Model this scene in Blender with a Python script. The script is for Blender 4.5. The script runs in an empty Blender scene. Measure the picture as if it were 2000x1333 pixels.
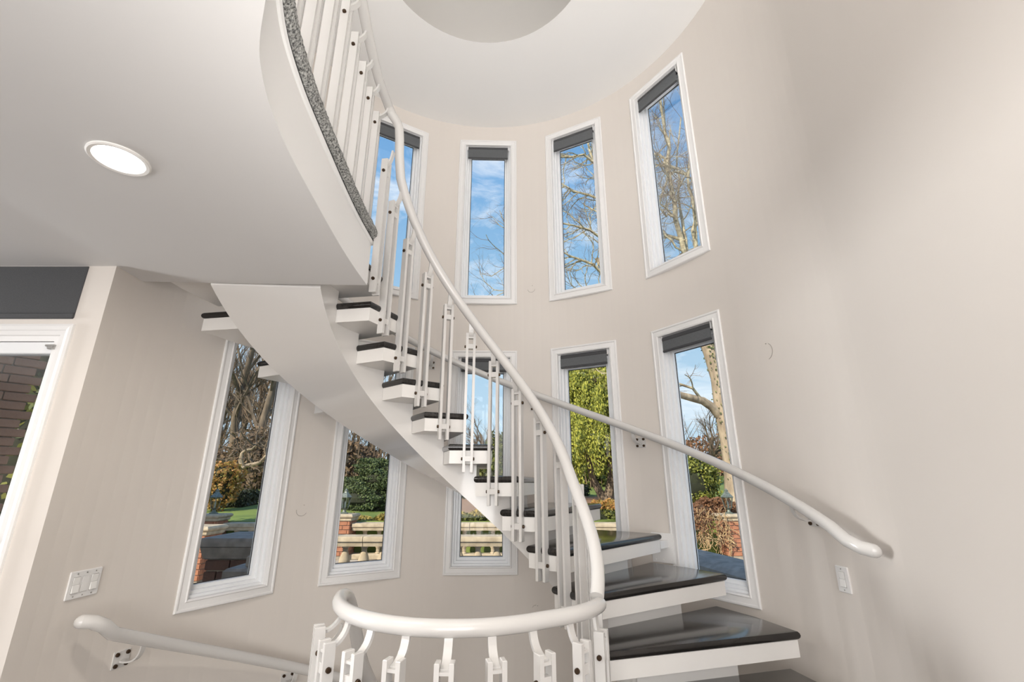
import bpy, math, random
import numpy as np
from math import sin, cos, pi, radians, asin, atan2, hypot, sqrt
from mathutils import Vector, Matrix

random.seed(7)
RNG = np.random.default_rng(7)
scene = bpy.context.scene
COL = scene.collection
# ---------------------------------------------------------------- frame of reference
# world origin: axis of the round stair tower at the level of the main floor, metres
S = 1.8                       # unit of the tower plan (inner wall radius about 1.02 units)
CAM_Z = 1.5
CXU, CYU = -0.1140, 1.2900    # tower axis seen from the camera, in units
PITCH = 0.301
FPX = 896.2
CAM = Vector((-CXU * S, -CYU * S, CAM_Z))

cam_d = bpy.data.cameras.new('camera')
cam_d.sensor_width = 36.0
cam_d.lens = FPX / 2000.0 * 36.0
cam_d.clip_start = 0.05
cam_d.clip_end = 500
cam = bpy.data.objects.new('camera', cam_d)
COL.objects.link(cam)
cam.location = CAM
cam.rotation_euler = (pi / 2 + PITCH, 0, 0)
scene.camera = cam

scene.view_settings.view_transform = 'Standard'
scene.view_settings.look = 'None'
scene.view_settings.gamma = 1.0
scene.view_settings.use_curve_mapping = False
scene.view_settings.exposure = 0.22


# ---------------------------------------------------------------- node helpers
def nodes_of(m):
    m.use_nodes = True
    nt = m.node_tree
    nt.nodes.clear()
    return nt, nt.nodes, nt.links


def ramp(n, stops):
    r = n.new('ShaderNodeValToRGB')
    el = r.color_ramp.elements
    while len(el) < len(stops):
        el.new(0.5)
    for e, (p, c) in zip(el, stops):
        e.position = p
        e.color = (c[0], c[1], c[2], 1)
    return r


def mat(name, c1, c2=None, scale=4.0, rough=0.5, metal=0.0, bump=0.0, bscale=40.0, coat=0.0,
        stretch=(1, 1, 1), detail=4.0, spec=0.5, island=False, trans=0.0):
    m = bpy.data.materials.new(name)
    nt, n, l = nodes_of(m)
    out = n.new('ShaderNodeOutputMaterial')
    b = n.new('ShaderNodeBsdfPrincipled')
    l.new(b.outputs[0], out.inputs[0])
    b.inputs['Roughness'].default_value = rough
    b.inputs['Metallic'].default_value = metal
    b.inputs['Specular IOR Level'].default_value = spec
    if coat:
        b.inputs['Coat Weight'].default_value = coat
        b.inputs['Coat Roughness'].default_value = 0.06
    c2 = c2 or tuple(min(1, x * 0.94) for x in c1)
    tc = n.new('ShaderNodeTexCoord')
    mp = n.new('ShaderNodeMapping')
    mp.inputs['Scale'].default_value = stretch
    l.new(tc.outputs['Object'], mp.inputs[0])
    if island:
        g = n.new('ShaderNodeNewGeometry')
        r = ramp(n, [(0.0, c2), (1.0, c1)])
        l.new(g.outputs['Random Per Island'], r.inputs[0])
    else:
        nz = n.new('ShaderNodeTexNoise')
        nz.inputs['Scale'].default_value = scale
        nz.inputs['Detail'].default_value = detail
        l.new(mp.outputs[0], nz.inputs['Vector'])
        r = ramp(n, [(0.3, c2), (0.7, c1)])
        l.new(nz.outputs['Fac'], r.inputs[0])
    l.new(r.outputs[0], b.inputs['Base Color'])
    if trans:
        t = n.new('ShaderNodeBsdfTranslucent')
        l.new(r.outputs[0], t.inputs[0])
        mx = n.new('ShaderNodeMixShader')
        mx.inputs[0].default_value = trans
        l.new(b.outputs[0], mx.inputs[1])
        l.new(t.outputs[0], mx.inputs[2])
        l.new(mx.outputs[0], out.inputs[0])
    if bump:
        nb = n.new('ShaderNodeTexNoise')
        nb.inputs['Scale'].default_value = bscale
        nb.inputs['Detail'].default_value = 5
        l.new(mp.outputs[0], nb.inputs['Vector'])
        bp = n.new('ShaderNodeBump')
        bp.inputs['Strength'].default_value = bump
        bp.inputs['Distance'].default_value = 0.01
        l.new(nb.outputs['Fac'], bp.inputs['Height'])
        l.new(bp.outputs[0], b.inputs['Normal'])
    return m


# ---------------------------------------------------------------- sky and sun
world = bpy.data.worlds.new('winter_sky')
scene.world = world
world.use_nodes = True
nt = world.node_tree
nt.nodes.clear()
n, l = nt.nodes, nt.links
wo = n.new('ShaderNodeOutputWorld')
bg = n.new('ShaderNodeBackground')
bg.inputs[1].default_value = 1.05
l.new(bg.outputs[0], wo.inputs[0])
tc = n.new('ShaderNodeTexCoord')
sx = n.new('ShaderNodeSeparateXYZ')
l.new(tc.outputs['Generated'], sx.inputs[0])
grad = ramp(n, [(0.0, (.55, .70, .80)), (0.18, (.42, .60, .75)), (0.45, (.25, .45, .67)), (0.64, (.17, .37, .66)), (0.85, (.07, .24, .62))])
l.new(sx.outputs['Z'], grad.inputs[0])
mp = n.new('ShaderNodeMapping')
mp.inputs['Scale'].default_value = (2.2, 2.2, 5.0)
mp.inputs['Rotation'].default_value = (0.3, 0.15, 0.4)
l.new(tc.outputs['Generated'], mp.inputs[0])
nz = n.new('ShaderNodeTexNoise')
nz.inputs['Scale'].default_value = 2.6
nz.inputs['Detail'].default_value = 9
nz.inputs['Roughness'].default_value = 0.62
nz.inputs['Distortion'].default_value = 0.6
l.new(mp.outputs[0], nz.inputs['Vector'])
cr = ramp(n, [(0.47, (0, 0, 0)), (0.78, (1, 1, 1))])
l.new(nz.outputs['Fac'], cr.inputs[0])
mx = n.new('ShaderNodeMixRGB')
mx.inputs[2].default_value = (.92, .95, .98, 1)
l.new(cr.outputs[0], mx.inputs[0])
l.new(grad.outputs[0], mx.inputs[1])
l.new(mx.outputs[0], bg.inputs[0])

sun_d = bpy.data.lights.new('sun', 'SUN')
sun_d.energy = 5.2
sun_d.angle = 0.009
sun_d.color = (1.0, 0.90, 0.74)
sun = bpy.data.objects.new('sun', sun_d)
COL.objects.link(sun)
SUN_TRAVEL = Vector((0.56, 0.68, -0.62)).normalized()
sun.rotation_euler = SUN_TRAVEL.to_track_quat('-Z', 'Y').to_euler()


def area(name, loc, target, sx_, sy_, power, color=(1, .95, .9), spread=pi):
    d = bpy.data.lights.new(name, 'AREA')
    d.shape = 'RECTANGLE'
    d.size, d.size_y = sx_, sy_
    d.energy = power
    d.color = color
    d.spread = spread
    o = bpy.data.objects.new(name, d)
    COL.objects.link(o)
    o.location = loc
    o.rotation_euler = (Vector(target) - Vector(loc)).to_track_quat('-Z', 'Y').to_euler()
    return o


# added fill lamps without windows or fittings, brightening the interior
area('rear_fill', (0.3, -6.6, 2.0), (0.0, 2.0, 1.5), 4.6, 3.6, 335, (1.0, .985, .975))  # unseen fill added behind the viewer, lifts the walls facing it
area('side_fill', (-7.7, -0.95, 1.7), (1.5, -0.6, 0.7), 1.2, 2.2, 98, (.97, .985, 1.0), radians(100))  # fill added from the left to brighten the right wall
area('upper_fill', (0.4, -3.6, 5.1), (0.4, -2.6, 0.0), 2.0, 2.0, 26, (1.0, .96, .92))  # added overhead fill, no fixture modelled
area('upper_left_fill', (-4.2, -3.4, 4.7), (1.6, -.6, 4.2), 1.8, 1.2, 34, (1.0, .98, .96))  # added fill that evens out the upper right wall
area('under_landing_fill', (-3.6, -3.4, 2.5), (-3.4, -1.2, 0.0), 1.2, 1.2, 22, (1.0, .95, .90))  # added fill below the landing slab, no fixture there
area('ceiling_upfill', (1.0, -3.1, .9), (0.75, -1.0, 5.2), 1.4, 1.4, 52, (1.0, .98, .96), radians(85))  # added lamp without a fitting, aimed up to brighten the tower ceiling

# ---------------------------------------------------------------- materials
M = {}
M['wall'] = mat('wall_paint_beige', (.735, .685, .635), (.72, .67, .62), 1.5, rough=.6, bump=.02, bscale=300)
M['ceiling'] = mat('ceiling_paint_white', (.85, .84, .825), (.835, .825, .81), 1.2, rough=.7)
M['landing'] = mat('landing_soffit_shaded', (.72, .705, .69), (.705, .69, .675), 1.2, rough=.7)  # ceiling white darkened, the underside's shade put into its colour
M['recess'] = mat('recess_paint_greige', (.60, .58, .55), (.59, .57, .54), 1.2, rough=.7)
M['trim'] = mat('trim_paint_white', (.84, .83, .82), (.82, .81, .80), 3, rough=.35)
M['sash'] = mat('sash_white', (.86, .87, .88), (.84, .85, .86), 3, rough=.3)
M['gloss'] = mat('gloss_white_lacquer', (.67, .652, .630), (.65, .632, .610), 2, rough=.2, coat=.2)
M['soffit'] = mat('stringer_gloss_white', (.80, .78, .755), (.785, .765, .74), 2, rough=.16, coat=.25)
M['box'] = mat('tread_box_white', (.83, .81, .785), (.80, .78, .75), 3, rough=.3)
M['tread'] = mat('dark_stained_oak', (.024, .021, .019), (.012, .0105, .010), 6, rough=.17, coat=.30, spec=.4, stretch=(1, 12, 1), bump=.03, bscale=60)
M['bolt'] = mat('bronze_bolt', (.10, .062, .036), (.05, .032, .02), 60, rough=.4, metal=.75)
M['carpet'] = mat('grey_speckled_carpet', (.60, .60, .57), (.05, .05, .05), 130, rough=.95, bump=1.0, bscale=160, detail=2)
M['lip'] = mat('carpet_backing_dark', (.05, .05, .05), None, 5, rough=.9)
M['blind'] = mat('charcoal_roller_fabric', (.065, .066, .070), (.050, .051, .055), 220, rough=.75, bump=.15, bscale=400)
M['blindlight'] = mat('grey_sunscreen_fabric', (.24, .25, .26), (.19, .20, .21), 220, rough=.7, trans=.45)
M['steel'] = mat('brushed_steel', (.55, .54, .52), (.45, .44, .43), 30, rough=.35, metal=.9)
M['plastic'] = mat('switch_plastic_white', (.82, .81, .80), None, 3, rough=.35)
M['plasticb'] = mat('switch_rocker_white', (.88, .87, .85), None, 3, rough=.3)
M['gap'] = mat('dark_gap', (.06, .058, .055), None, 5, rough=.8)
M['scuff'] = mat('wall_scuff', (.30, .27, .24), (.42, .38, .34), 40, rough=.8)
M['gasket'] = mat('black_gasket', (.015, .015, .018), None, 5, rough=.5)
M['floor'] = mat('floor_oak_dark', (.10, .065, .045), (.06, .04, .03), 3, rough=.35, stretch=(1, 8, 1))
M['stone'] = mat('limestone_warm', (.56, .47, .34), (.36, .29, .20), 7, rough=.85, bump=.3, bscale=30)
M['stonegrey'] = mat('limestone_grey', (.34, .31, .27), (.19, .175, .155), 9, rough=.85, bump=.3, bscale=30)
M['brick'] = mat('red_brick', (.46, .20, .11), (.30, .12, .07), 5, rough=.85, bump=.4, bscale=40)
M['bricklift'] = mat('red_brick_lifted', (.62, .36, .24), (.46, .25, .165), 5, rough=.85, bump=.4, bscale=40)  # same red brick, colour lightened to offset the shade over the wing
M['brickd'] = mat('brown_brick', (.16, .085, .06), (.09, .055, .045), 5, rough=.85, bump=.4, bscale=40)
M['mortar'] = mat('mortar', (.40, .34, .27), (.28, .24, .19), 20, rough=.9)
M['bark'] = mat('pale_bark', (.50, .40, .28), (.20, .15, .105), 6, rough=.9, bump=.6, bscale=20, stretch=(1, 1, .3))
M['barkd'] = mat('dark_bark', (.22, .165, .115), (.085, .065, .048), 5, rough=.9, bump=.6, bscale=20, stretch=(1, 1, .3))
M['twig'] = mat('twig_bark', (.26, .18, .115), (.13, .09, .06), 5, rough=.9)
M['limb'] = mat('lichen_limb', (.64, .56, .37), (.20, .155, .10), 9, rough=.9, bump=.4, bscale=20)
M['conifer'] = mat('weeping_conifer_foliage', (.62, .60, .10), (.09, .13, .02), rough=.7, island=True, trans=.3)
M['pine'] = mat('dark_pine_foliage', (.17, .22, .075), (.018, .04, .018), rough=.7, island=True, trans=.15)
M['hedge'] = mat('hedge_foliage', (.24, .25, .05), (.035, .055, .014), rough=.6, island=True, trans=.2)
M['hedgey'] = mat('golden_groundcover', (.52, .38, .10), (.22, .19, .05), rough=.7, island=True, trans=.2)
M['holly'] = mat('holly_foliage', (.42, .42, .09), (.08, .12, .025), rough=.4, island=True, trans=.25)
M['orange'] = mat('bronze_foliage', (.62, .30, .10), (.25, .22, .05), rough=.6, island=True, trans=.25)
M['dry'] = mat('dry_brown_foliage', (.34, .17, .085), (.12, .06, .035), rough=.8, island=True, trans=.2)
M['brush'] = mat('winter_brush', (.26, .17, .10), (.08, .055, .035), rough=.9, island=True, trans=.1)
M['boxwood'] = mat('boxwood_foliage', (.05, .06, .022), (.016, .022, .010), rough=.6, island=True)
M['ivy'] = mat('ivy_leaves', (.16, .20, .05), (.05, .07, .02), rough=.5, island=True, trans=.2)
M['lawn'] = mat('lawn_grass', (.20, .26, .05), (.10, .15, .03), 1.2, rough=.9, bump=.4, bscale=60)
M['mulch'] = mat('mulch_bed', (.34, .20, .12), (.16, .09, .055), 12, rough=.95, bump=.6, bscale=30)
M['paving'] = mat('terrace_paving', (.48, .44, .39), (.36, .33, .29), 3, rough=.85, bump=.2, bscale=25)
M['lantern'] = mat('verdigris_bronze', (.25, .29, .24), (.10, .11, .10), 25, rough=.55, metal=.5)
M['bead'] = mat('lamp_reflector', (.9, .88, .85), None, 3, rough=.2)
M['slate'] = mat('roofing_dark', (.06, .06, .065), None, 4, rough=.8)


def glass_mat(name, tint=(1, 1, 1), refl=1.0):
    m = bpy.data.materials.new(name)
    nt, n, l = nodes_of(m)
    out = n.new('ShaderNodeOutputMaterial')
    t = n.new('ShaderNodeBsdfTransparent')
    t.inputs[0].default_value = (*tint, 1)
    g = n.new('ShaderNodeBsdfGlossy')
    g.inputs['Roughness'].default_value = 0.02
    fr = n.new('ShaderNodeFresnel')
    fr.inputs[0].default_value = 1.45
    mu = n.new('ShaderNodeMath')
    mu.operation = 'MULTIPLY'
    mu.inputs[1].default_value = refl
    l.new(fr.outputs[0], mu.inputs[0])
    mx = n.new('ShaderNodeMixShader')
    l.new(mu.outputs[0], mx.inputs[0])
    l.new(t.outputs[0], mx.inputs[1])
    l.new(g.outputs[0], mx.inputs[2])
    l.new(mx.outputs[0], out.inputs[0])
    return m


M['pane'] = glass_mat('window_glass', (.98, .985, .985), .28)
M['lampglass'] = glass_mat('lantern_glass', (.86, .90, .86), 1.0)


def emit_mat(name, color, strength):
    m = bpy.data.materials.new(name)
    nt, n, l = nodes_of(m)
    out = n.new('ShaderNodeOutputMaterial')
    e = n.new('ShaderNodeEmission')
    e.inputs[0].default_value = (*color, 1)
    e.inputs[1].default_value = strength
    l.new(e.outputs[0], out.inputs[0])
    return m


M['lamp'] = emit_mat('downlight_lens', (1, .97, .92), 6.0)


# ---------------------------------------------------------------- mesh builder
class MB:
    def __init__(self):
        self.v, self.f = [], []

    def add(self, vs, fs):
        o = len(self.v)
        self.v.extend([tuple(p) for p in vs])
        self.f.extend([tuple(i + o for i in f) for f in fs])
        return self

    def box(self, c, s, rot=None, bev=0.0):
        hx, hy, hz = s[0] / 2, s[1] / 2, s[2] / 2
        b = min(bev, hx * .9, hy * .9, hz * .9)
        c = Vector(c)
        if b <= 0:
            P = [Vector((x, y, z)) for z in (-hz, hz) for x, y in ((-hx, -hy), (hx, -hy), (hx, hy), (-hx, hy))]
            F = [(0, 3, 2, 1), (4, 5, 6, 7), (0, 1, 5, 4), (1, 2, 6, 5), (2, 3, 7, 6), (3, 0, 4, 7)]
        else:
            P, F = [], []
            prof = [(-hz, b), (-hz + b, 0), (hz - b, 0), (hz, b)]
            for z, i in prof:
                for x, y in ((-hx + i, -hy + i), (hx - i, -hy + i), (hx - i, hy - i), (-hx + i, hy - i)):
                    P.append(Vector((x, y, z)))
            for k in range(3):
                for j in range(4):
                    a, d = k * 4 + j, k * 4 + (j + 1) % 4
                    F.append((a, d, d + 4, a + 4))
            F += [(3, 2, 1, 0), (12, 13, 14, 15)]
        if rot is not None:
            P = [rot @ p for p in P]
        return self.add([c + p for p in P], F)

    def tube(self, pts, r, n=10, cap=True, closed=False, up=None):
        """round tube along a polyline; r is one radius or a list"""
        pts = [Vector(p) for p in pts]
        m = len(pts)
        rs = r if isinstance(r, (list, tuple)) else [r] * m
        vs = []
        prev = None
        for i, p in enumerate(pts):
            a = pts[max(i - 1, 0)]
            b = pts[min(i + 1, m - 1)]
            t = (b - a).normalized()
            if prev is None:
                ref = Vector((0, 0, 1)) if abs(t.z) < .95 else Vector((1, 0, 0))
                u = ref - t * ref.dot(t)
            else:
                u = prev - t * prev.dot(t)
            u.normalize()
            prev = u
            w = t.cross(u)
            for j in range(n):
                q = 2 * pi * j / n
                vs.append(p + (u * cos(q) + w * sin(q)) * rs[i])
        fs = []
        for i in range(m - 1):
            for j in range(n):
                a, b = i * n + j, i * n + (j + 1) % n
                fs.append((a, b, b + n, a + n))
        if cap:
            fs.append(tuple(range(n - 1, -1, -1)))
            fs.append(tuple((m - 1) * n + j for j in range(n)))
        return self.add(vs, fs)

    def lathe(self, c, prof, n=12, ax=None):
        """prof: (radius, height); around Z, or around the matrix ax"""
        c = Vector(c)
        vs = []
        for r, z in prof:
            for j in range(n):
                q = 2 * pi * j / n
                p = Vector((r * cos(q), r * sin(q), z))
                vs.append(c + (ax @ p if ax is not None else p))
        fs = []
        for i in range(len(prof) - 1):
            for j in range(n):
                a, b = i * n + j, i * n + (j + 1) % n
                fs.append((a, b, b + n, a + n))
        fs.append(tuple(range(n - 1, -1, -1)))
        fs.append(tuple((len(prof) - 1) * n + j for j in range(n)))
        return self.add(vs, fs)

    def prism(self, poly, z0, z1):
        m = len(poly)
        vs = [(x, y, z0) for x, y in poly] + [(x, y, z1) for x, y in poly]
        fs = [tuple(range(m - 1, -1, -1)), tuple(range(m, 2 * m))]
        fs += [(i, (i + 1) % m, (i + 1) % m + m, i + m) for i in range(m)]
        return self.add(vs, fs)

    def strip(self, pts, side, w, t):
        """flat bar of width w (along side) and thickness t following pts"""
        pts = [Vector(p) for p in pts]
        side = Vector(side).normalized()
        vs = []
        for i, p in enumerate(pts):
            a = pts[max(i - 1, 0)]
            b = pts[min(i + 1, len(pts) - 1)]
            nrm = (b - a).normalized().cross(side).normalized()
            for sx_, tt in ((-1, -1), (1, -1), (1, 1), (-1, 1)):
                vs.append(p + side * (sx_ * w / 2) + nrm * (tt * t / 2))
        fs = []
        for i in range(len(pts) - 1):
            for j in range(4):
                a, b = i * 4 + j, i * 4 + (j + 1) % 4
                fs.append((a, b, b + 4, a + 4))
        k = (len(pts) - 1) * 4
        fs += [(3, 2, 1, 0), (k, k + 1, k + 2, k + 3)]
        return self.add(vs, fs)

    def mesh(self, name, smooth=True, angle=38):
        me = bpy.data.meshes.new(name)
        me.from_pydata(self.v, [], self.f)
        me.validate()
        me.update()
        if smooth:
            me.polygons.foreach_set('use_smooth', [True] * len(me.polygons))
            me.set_sharp_from_angle(angle=radians(angle))
        return me

    def build(self, name, m, parent=None, **kw):
        return put(name, self.mesh(name, **kw), m, parent)


def put(name, me, m, parent=None):
    if not me.materials:
        me.materials.append(m)
    o = bpy.data.objects.new(name, me)
    COL.objects.link(o)
    if parent is not None:
        o.parent = parent
    return o


def empty(name, loc=(0, 0, 0), rz=0.0):
    o = bpy.data.objects.new(name, None)
    o.empty_display_size = .1
    COL.objects.link(o)
    o.location = loc
    o.rotation_euler = (0, 0, rz)
    return o


def tag(o, label=None, cat=None, group=None, kind=None):
    if label:
        o['label'] = label
    if cat:
        o['category'] = cat
    if group:
        o['group'] = group
    if kind:
        o['kind'] = kind
    return o


def copy_tree(o, parent=None):
    c = o.copy()
    COL.objects.link(c)
    c.parent = parent
    for ch in list(o.children):
        copy_tree(ch, c)
    return c


def P(r, th, z=0.0):
    """tower coordinates: radius in units, bearing clockwise from the far side, height above eye in units"""
    return Vector((r * sin(th) * S, r * cos(th) * S, CAM_Z + z * S))


def frame(th):
    """rotation whose x is tangential (to the right seen from the axis), y radial outward, z up"""
    tg = Vector((cos(th), -sin(th), 0))
    nr = Vector((sin(th), cos(th), 0))
    return Matrix((tg, nr, Vector((0, 0, 1)))).transposed()


def lerp(a, b, t):
    return a + (b - a) * t


# stair constants (units)
RISE, DTH = 0.1060, 0.2700
Z0 = -0.5065
PITCHZ = RISE / DTH
T_REAR, T_FRONT, T_OUT = 1.3024, 1.7725, 1.634
R_IN, R_OUT = 0.3364, 0.9503


def ztread(k):
    return Z0 + RISE * k


Z_FLOOR = -CAM_Z / S
Z_SOFF, Z_LAND, Z_CEIL = 0.593, 0.7655, 2.095
RW, RWO = 1.02, 1.088
TH_L, TH_R = -1.671, 1.75
WTH = [-1.053, -0.549, -0.029, 0.479, 0.991]
ZL0, ZL1, ZU0, ZU1 = -0.397, 0.659, 0.920, 1.984

# ================================================================ ROOM SHELL
# ---- curved tower wall with nine openings
hw = asin(.152 / RW)
openings = [(t, ZL0 + .016, ZL1 - .016) for t in WTH] + [(t, ZU0 + .016, ZU1 - .016) for t in WTH[1:]]
Z_BASE = (-2.9 - CAM_Z) / S
ths = set()
for t in WTH:
    ths.update((round(t - hw, 5), round(t + hw, 5)))
a = TH_L
while a < TH_R:
    if all(abs(a - x) > .02 for x in ths):
        ths.add(round(a, 5))
    a += .045
ths.update((TH_L, TH_R))
ths = sorted(ths)
zs = sorted({Z_BASE, Z_FLOOR, ZL0 + .016, ZL1 - .016, ZU0 + .016, ZU1 - .016, Z_CEIL + .02})
mb = MB()
for rr, flip in ((RW, False), (RWO, True)):
    for i in range(len(ths) - 1):
        if flip and ths[i] < -1.57:
            continue
        for j in range(len(zs) - 1):
            tm, zm = (ths[i] + ths[i + 1]) / 2, (zs[j] + zs[j + 1]) / 2
            if any(abs(tm - t) < hw and z0 < zm < z1 for t, z0, z1 in openings):
                continue
            q = [P(rr, ths[i], zs[j]), P(rr, ths[i + 1], zs[j]), P(rr, ths[i + 1], zs[j + 1]), P(rr, ths[i], zs[j + 1])]
            mb.add(q, [(0, 3, 2, 1) if flip else (0, 1, 2, 3)])
pj = P(RW, TH_L)
for j in range(len(zs) - 1):
    q = [P(RW, TH_L, zs[j]), P(RW, TH_L, zs[j + 1])]
    mb.add([(-1.05 * S, pj.y, q[0].z), q[0], q[1], (-1.05 * S, pj.y, q[1].z)], [(0, 1, 2, 3)])
# close the reveals of the openings
for t, z0, z1 in openings:
    for s in (-1, 1):
        mb.add([P(RW, t + s * hw, z0), P(RWO, t + s * hw, z0), P(RWO, t + s * hw, z1), P(RW, t + s * hw, z1)], [(0, 1, 2, 3)])
    for z in (z0, z1):
        mb.add([P(RW, t - hw, z), P(RW, t + hw, z), P(RWO, t + hw, z), P(RWO, t - hw, z)], [(0, 1, 2, 3)])
me = mb.mesh('wall_back', angle=20)
wall_back = tag(put('wall_back', me, M['wall']), 'curved beige stair tower wall pierced by two rows of tall windows', kind='structure')

# scuff rings where wall lamps once hung: small part of the wall
for (t, z, a0, a1, rad) in ((.216, 1.005, 3.3, 6.2, .020), (-.815, -.105, 3.0, 5.8, .022), (1.337, .435, -1.3, 1.0, .030), (.219, -.535, 1.6, 2.6, .02)):
    mb = MB()
    pts = []
    for i in range(12):
        q = lerp(a0, a1, i / 11)
        pts.append(P(RW - .0008, t + rad * cos(q) / RW, z + rad * sin(q)))
    mb.tube(pts, .0016, 5)
    mb.tube([P(RW, t + .006, z + rad * .9), P(RW - .003, t + .006, z + rad * .9)], .003, 6)
    mb.build('scuff_mark', M['scuff'], wall_back)


# ---- straight right wall (tangent to the tower), left wall with a door, rear wall
def wall_slab(name, a, b, z0, z1, th, m, label, holes=()):
    """upright wall from plan point a to b (metres), thickness th to the left of a->b; holes: (s0, s1, z0, z1)"""
    a, b = Vector((a[0], a[1], 0)), Vector((b[0], b[1], 0))
    d = b - a
    L = d.length
    d.normalize()
    nn = Vector((-d.y, d.x, 0)) * th
    ss = sorted({0.0, L, *[h[0] for h in holes], *[h[1] for h in holes]})
    zz = sorted({z0, z1, *[h[2] for h in holes], *[h[3] for h in holes]})
    mb = MB()
    for i in range(len(ss) - 1):
        for j in range(len(zz) - 1):
            sm, zm = (ss[i] + ss[i + 1]) / 2, (zz[j] + zz[j + 1]) / 2
            if any(h[0] < sm < h[1] and h[2] < zm < h[3] for h in holes):
                continue
            p0, p1 = a + d * ss[i], a + d * ss[i + 1]
            c = [p0, p1, p1 + nn, p0 + nn]
            mb.add([(p.x, p.y, z) for z in (zz[j], zz[j + 1]) for p in c],
                   [(3, 2, 1, 0), (4, 5, 6, 7), (0, 1, 5, 4), (1, 2, 6, 5), (2, 3, 7, 6), (3, 0, 4, 7)])
    o = mb.build(name, m)
    return tag(o, label, kind='structure')


ZC = CAM_Z + Z_CEIL * S
pR = P(RW, TH_R)
dR = Vector((-sin(TH_R - pi / 2), -cos(TH_R - pi / 2), 0))
dR = Vector((-cos(TH_R) * -1, sin(TH_R) * -1, 0))      # heading toward the camera side
endR = pR + dR * 4.9
wall_slab('wall_right', (endR.x, endR.y), (pR.x, pR.y), -2.9, ZC, -.23, M['wall'], 'plain beige wall running on from the tower toward the viewer')
yL = -0.1015 * S
xJ = -1.0225 * S
DOOR_X1 = -1.130 * S
xLW = -4.6 * S
# door opening in the left wall
dz1 = CAM_Z + .416 * S
wall_slab('wall_left', (xLW, yL), (xJ, yL), -2.9, ZC + .5, .23, M['wall'], 'beige wall beside the glazed door at left',
          holes=((0 + (-1.95 * S - xLW), -1.085 * S - xLW, 0.0, dz1 - .01),))
wall_slab('wall_rear', (xLW, -4.0 * S), (endR.x + .3, -4.0 * S), -.3, ZC, -.2, M['wall'], 'beige wall behind the viewer')
wall_slab('wall_side', (xLW, -4.0 * S), (xLW, yL + .2), -2.9, ZC + .5, .2, M['wall'], 'beige wall far to the left')
# ---- ceiling with the round well and dome over the tower
mb = MB()
N = 72
ringin = [(.4505 * S * sin(2 * pi * i / N), .4505 * S * cos(2 * pi * i / N)) for i in range(N)]
ringout = [(1.10 * S * sin(2 * pi * i / N), 1.10 * S * cos(2 * pi * i / N)) for i in range(N)]
vs = [(x, y, ZC) for x, y in ringin] + [(x, y, ZC) for x, y in ringout]
big = []
for x, y in ringout:
    k = 12.0 / max(abs(x), abs(y))
    big.append((max(xLW, min(2.2, x * k)), max(-4.0 * S - .1, y * k), ZC) if y < -.12 else (x, y, ZC + .001))
vs += big
fs = []
for i in range(N):
    j = (i + 1) % N
    fs += [(i, j, j + N, i + N), (i + N, j + N, j + 2 * N, i + 2 * N)]
mb.add(vs, fs)
# dome: short upright rim then a shallow cap
dome = [(.4505, 0), (.4505, .30)] + [(.4505 * cos(q), .30 + .14 * sin(q)) for q in (0.3, .6, .9, 1.2, 1.5)]
dv = []
for r, h in dome:
    dv += [(r * S * sin(2 * pi * i / N), r * S * cos(2 * pi * i / N), ZC + h * S) for i in range(N)]
df = []
for k in range(len(dome) - 1):
    for i in range(N):
        j = (i + 1) % N
        df.append((k * N + i, k * N + j, (k + 1) * N + j, (k + 1) * N + i))
df.append(tuple((len(dome) - 1) * N + i for i in range(N)))
ceil = tag(mb.build('ceiling', M['ceiling'], angle=50), 'white ceiling of the stair tower with a round recess', kind='structure')
mb = MB()
mb.add(dv, df)
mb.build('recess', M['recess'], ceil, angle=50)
mb = MB()
mb.box(((xLW + 2.2) / 2, -3.72, ZC + .62), (2.2 - xLW + .6, 7.4, .1))
mb.lathe((0, 0, ZC), [(1.105 * S, .01), (1.105 * S, .60), (1.0 * S, .95)], 48)
mb.f.pop(-2)
for (x0, x1, y0, y1) in ((xLW - .2, 2.5, -7.4, -7.3), (xLW - .2, -1.6, yL + .10, yL + .22), (xLW - .2, xLW - .1, -7.4, yL), (2.4, 2.5, -7.4, yL)):
    mb.box(((x0 + x1) / 2, (y0 + y1) / 2, ZC + .3), (x1 - x0, y1 - y0, .6))
tag(mb.build('roof', M['slate']), 'dark flat roof over the tower and hall', kind='structure')

# ---- main floor with the stair well cut out, and the floor below
poly_in = []
a0, a1 = 2.10, 2 * pi - 1.80
for i in range(41):
    t = lerp(a0, a1, i / 40)
    poly_in.append((.352 * S * sin(t), .352 * S * cos(t)))
mb = MB()
vs, fs = [], []
for i, (x, y) in enumerate(poly_in):
    t = lerp(a0, a1, i / 40)
    vs += [(x, y, 0), (1.0 * S * sin(t), 1.0 * S * cos(t), 0), (x, y, -.3), (1.0 * S * sin(t), 1.0 * S * cos(t), -.3)]
for i in range(40):
    b = i * 4
    fs += [(b, b + 4, b + 5, b + 1), (b, b + 2, b + 6, b + 4), (b + 2, b + 3, b + 7, b + 6)]
mb.add(vs, fs)
vs, fs = [], []
for i in range(41):
    t = lerp(a0, a1, i / 40)
    x, y = 1.0 * S * sin(t), 1.0 * S * cos(t)
    bx = max(xLW, min(1.9, x * 6))
    by = max(-4.0 * S, min(yL, -4.0 * S if abs(cos(t)) > .35 else y * 3))
    vs += [(x, y, 0), (bx, by, 0)]
for i in range(40):
    b = i * 2
    fs.append((b, b + 2, b + 3, b + 1))
mb.add(vs, fs)
tag(mb.build('floor', M['floor']), 'dark timber floor around the open stair well', kind='structure')
mb = MB()
mb.prism([(1.1 * S * sin(2 * pi * i / 48), 1.1 * S * cos(2 * pi * i / 48)) for i in range(48)], -3.0, -2.9)
mb.box(((xLW + 1.9) / 2, -3.6, -2.95), (1.9 - xLW, 7.0, .1))
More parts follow.
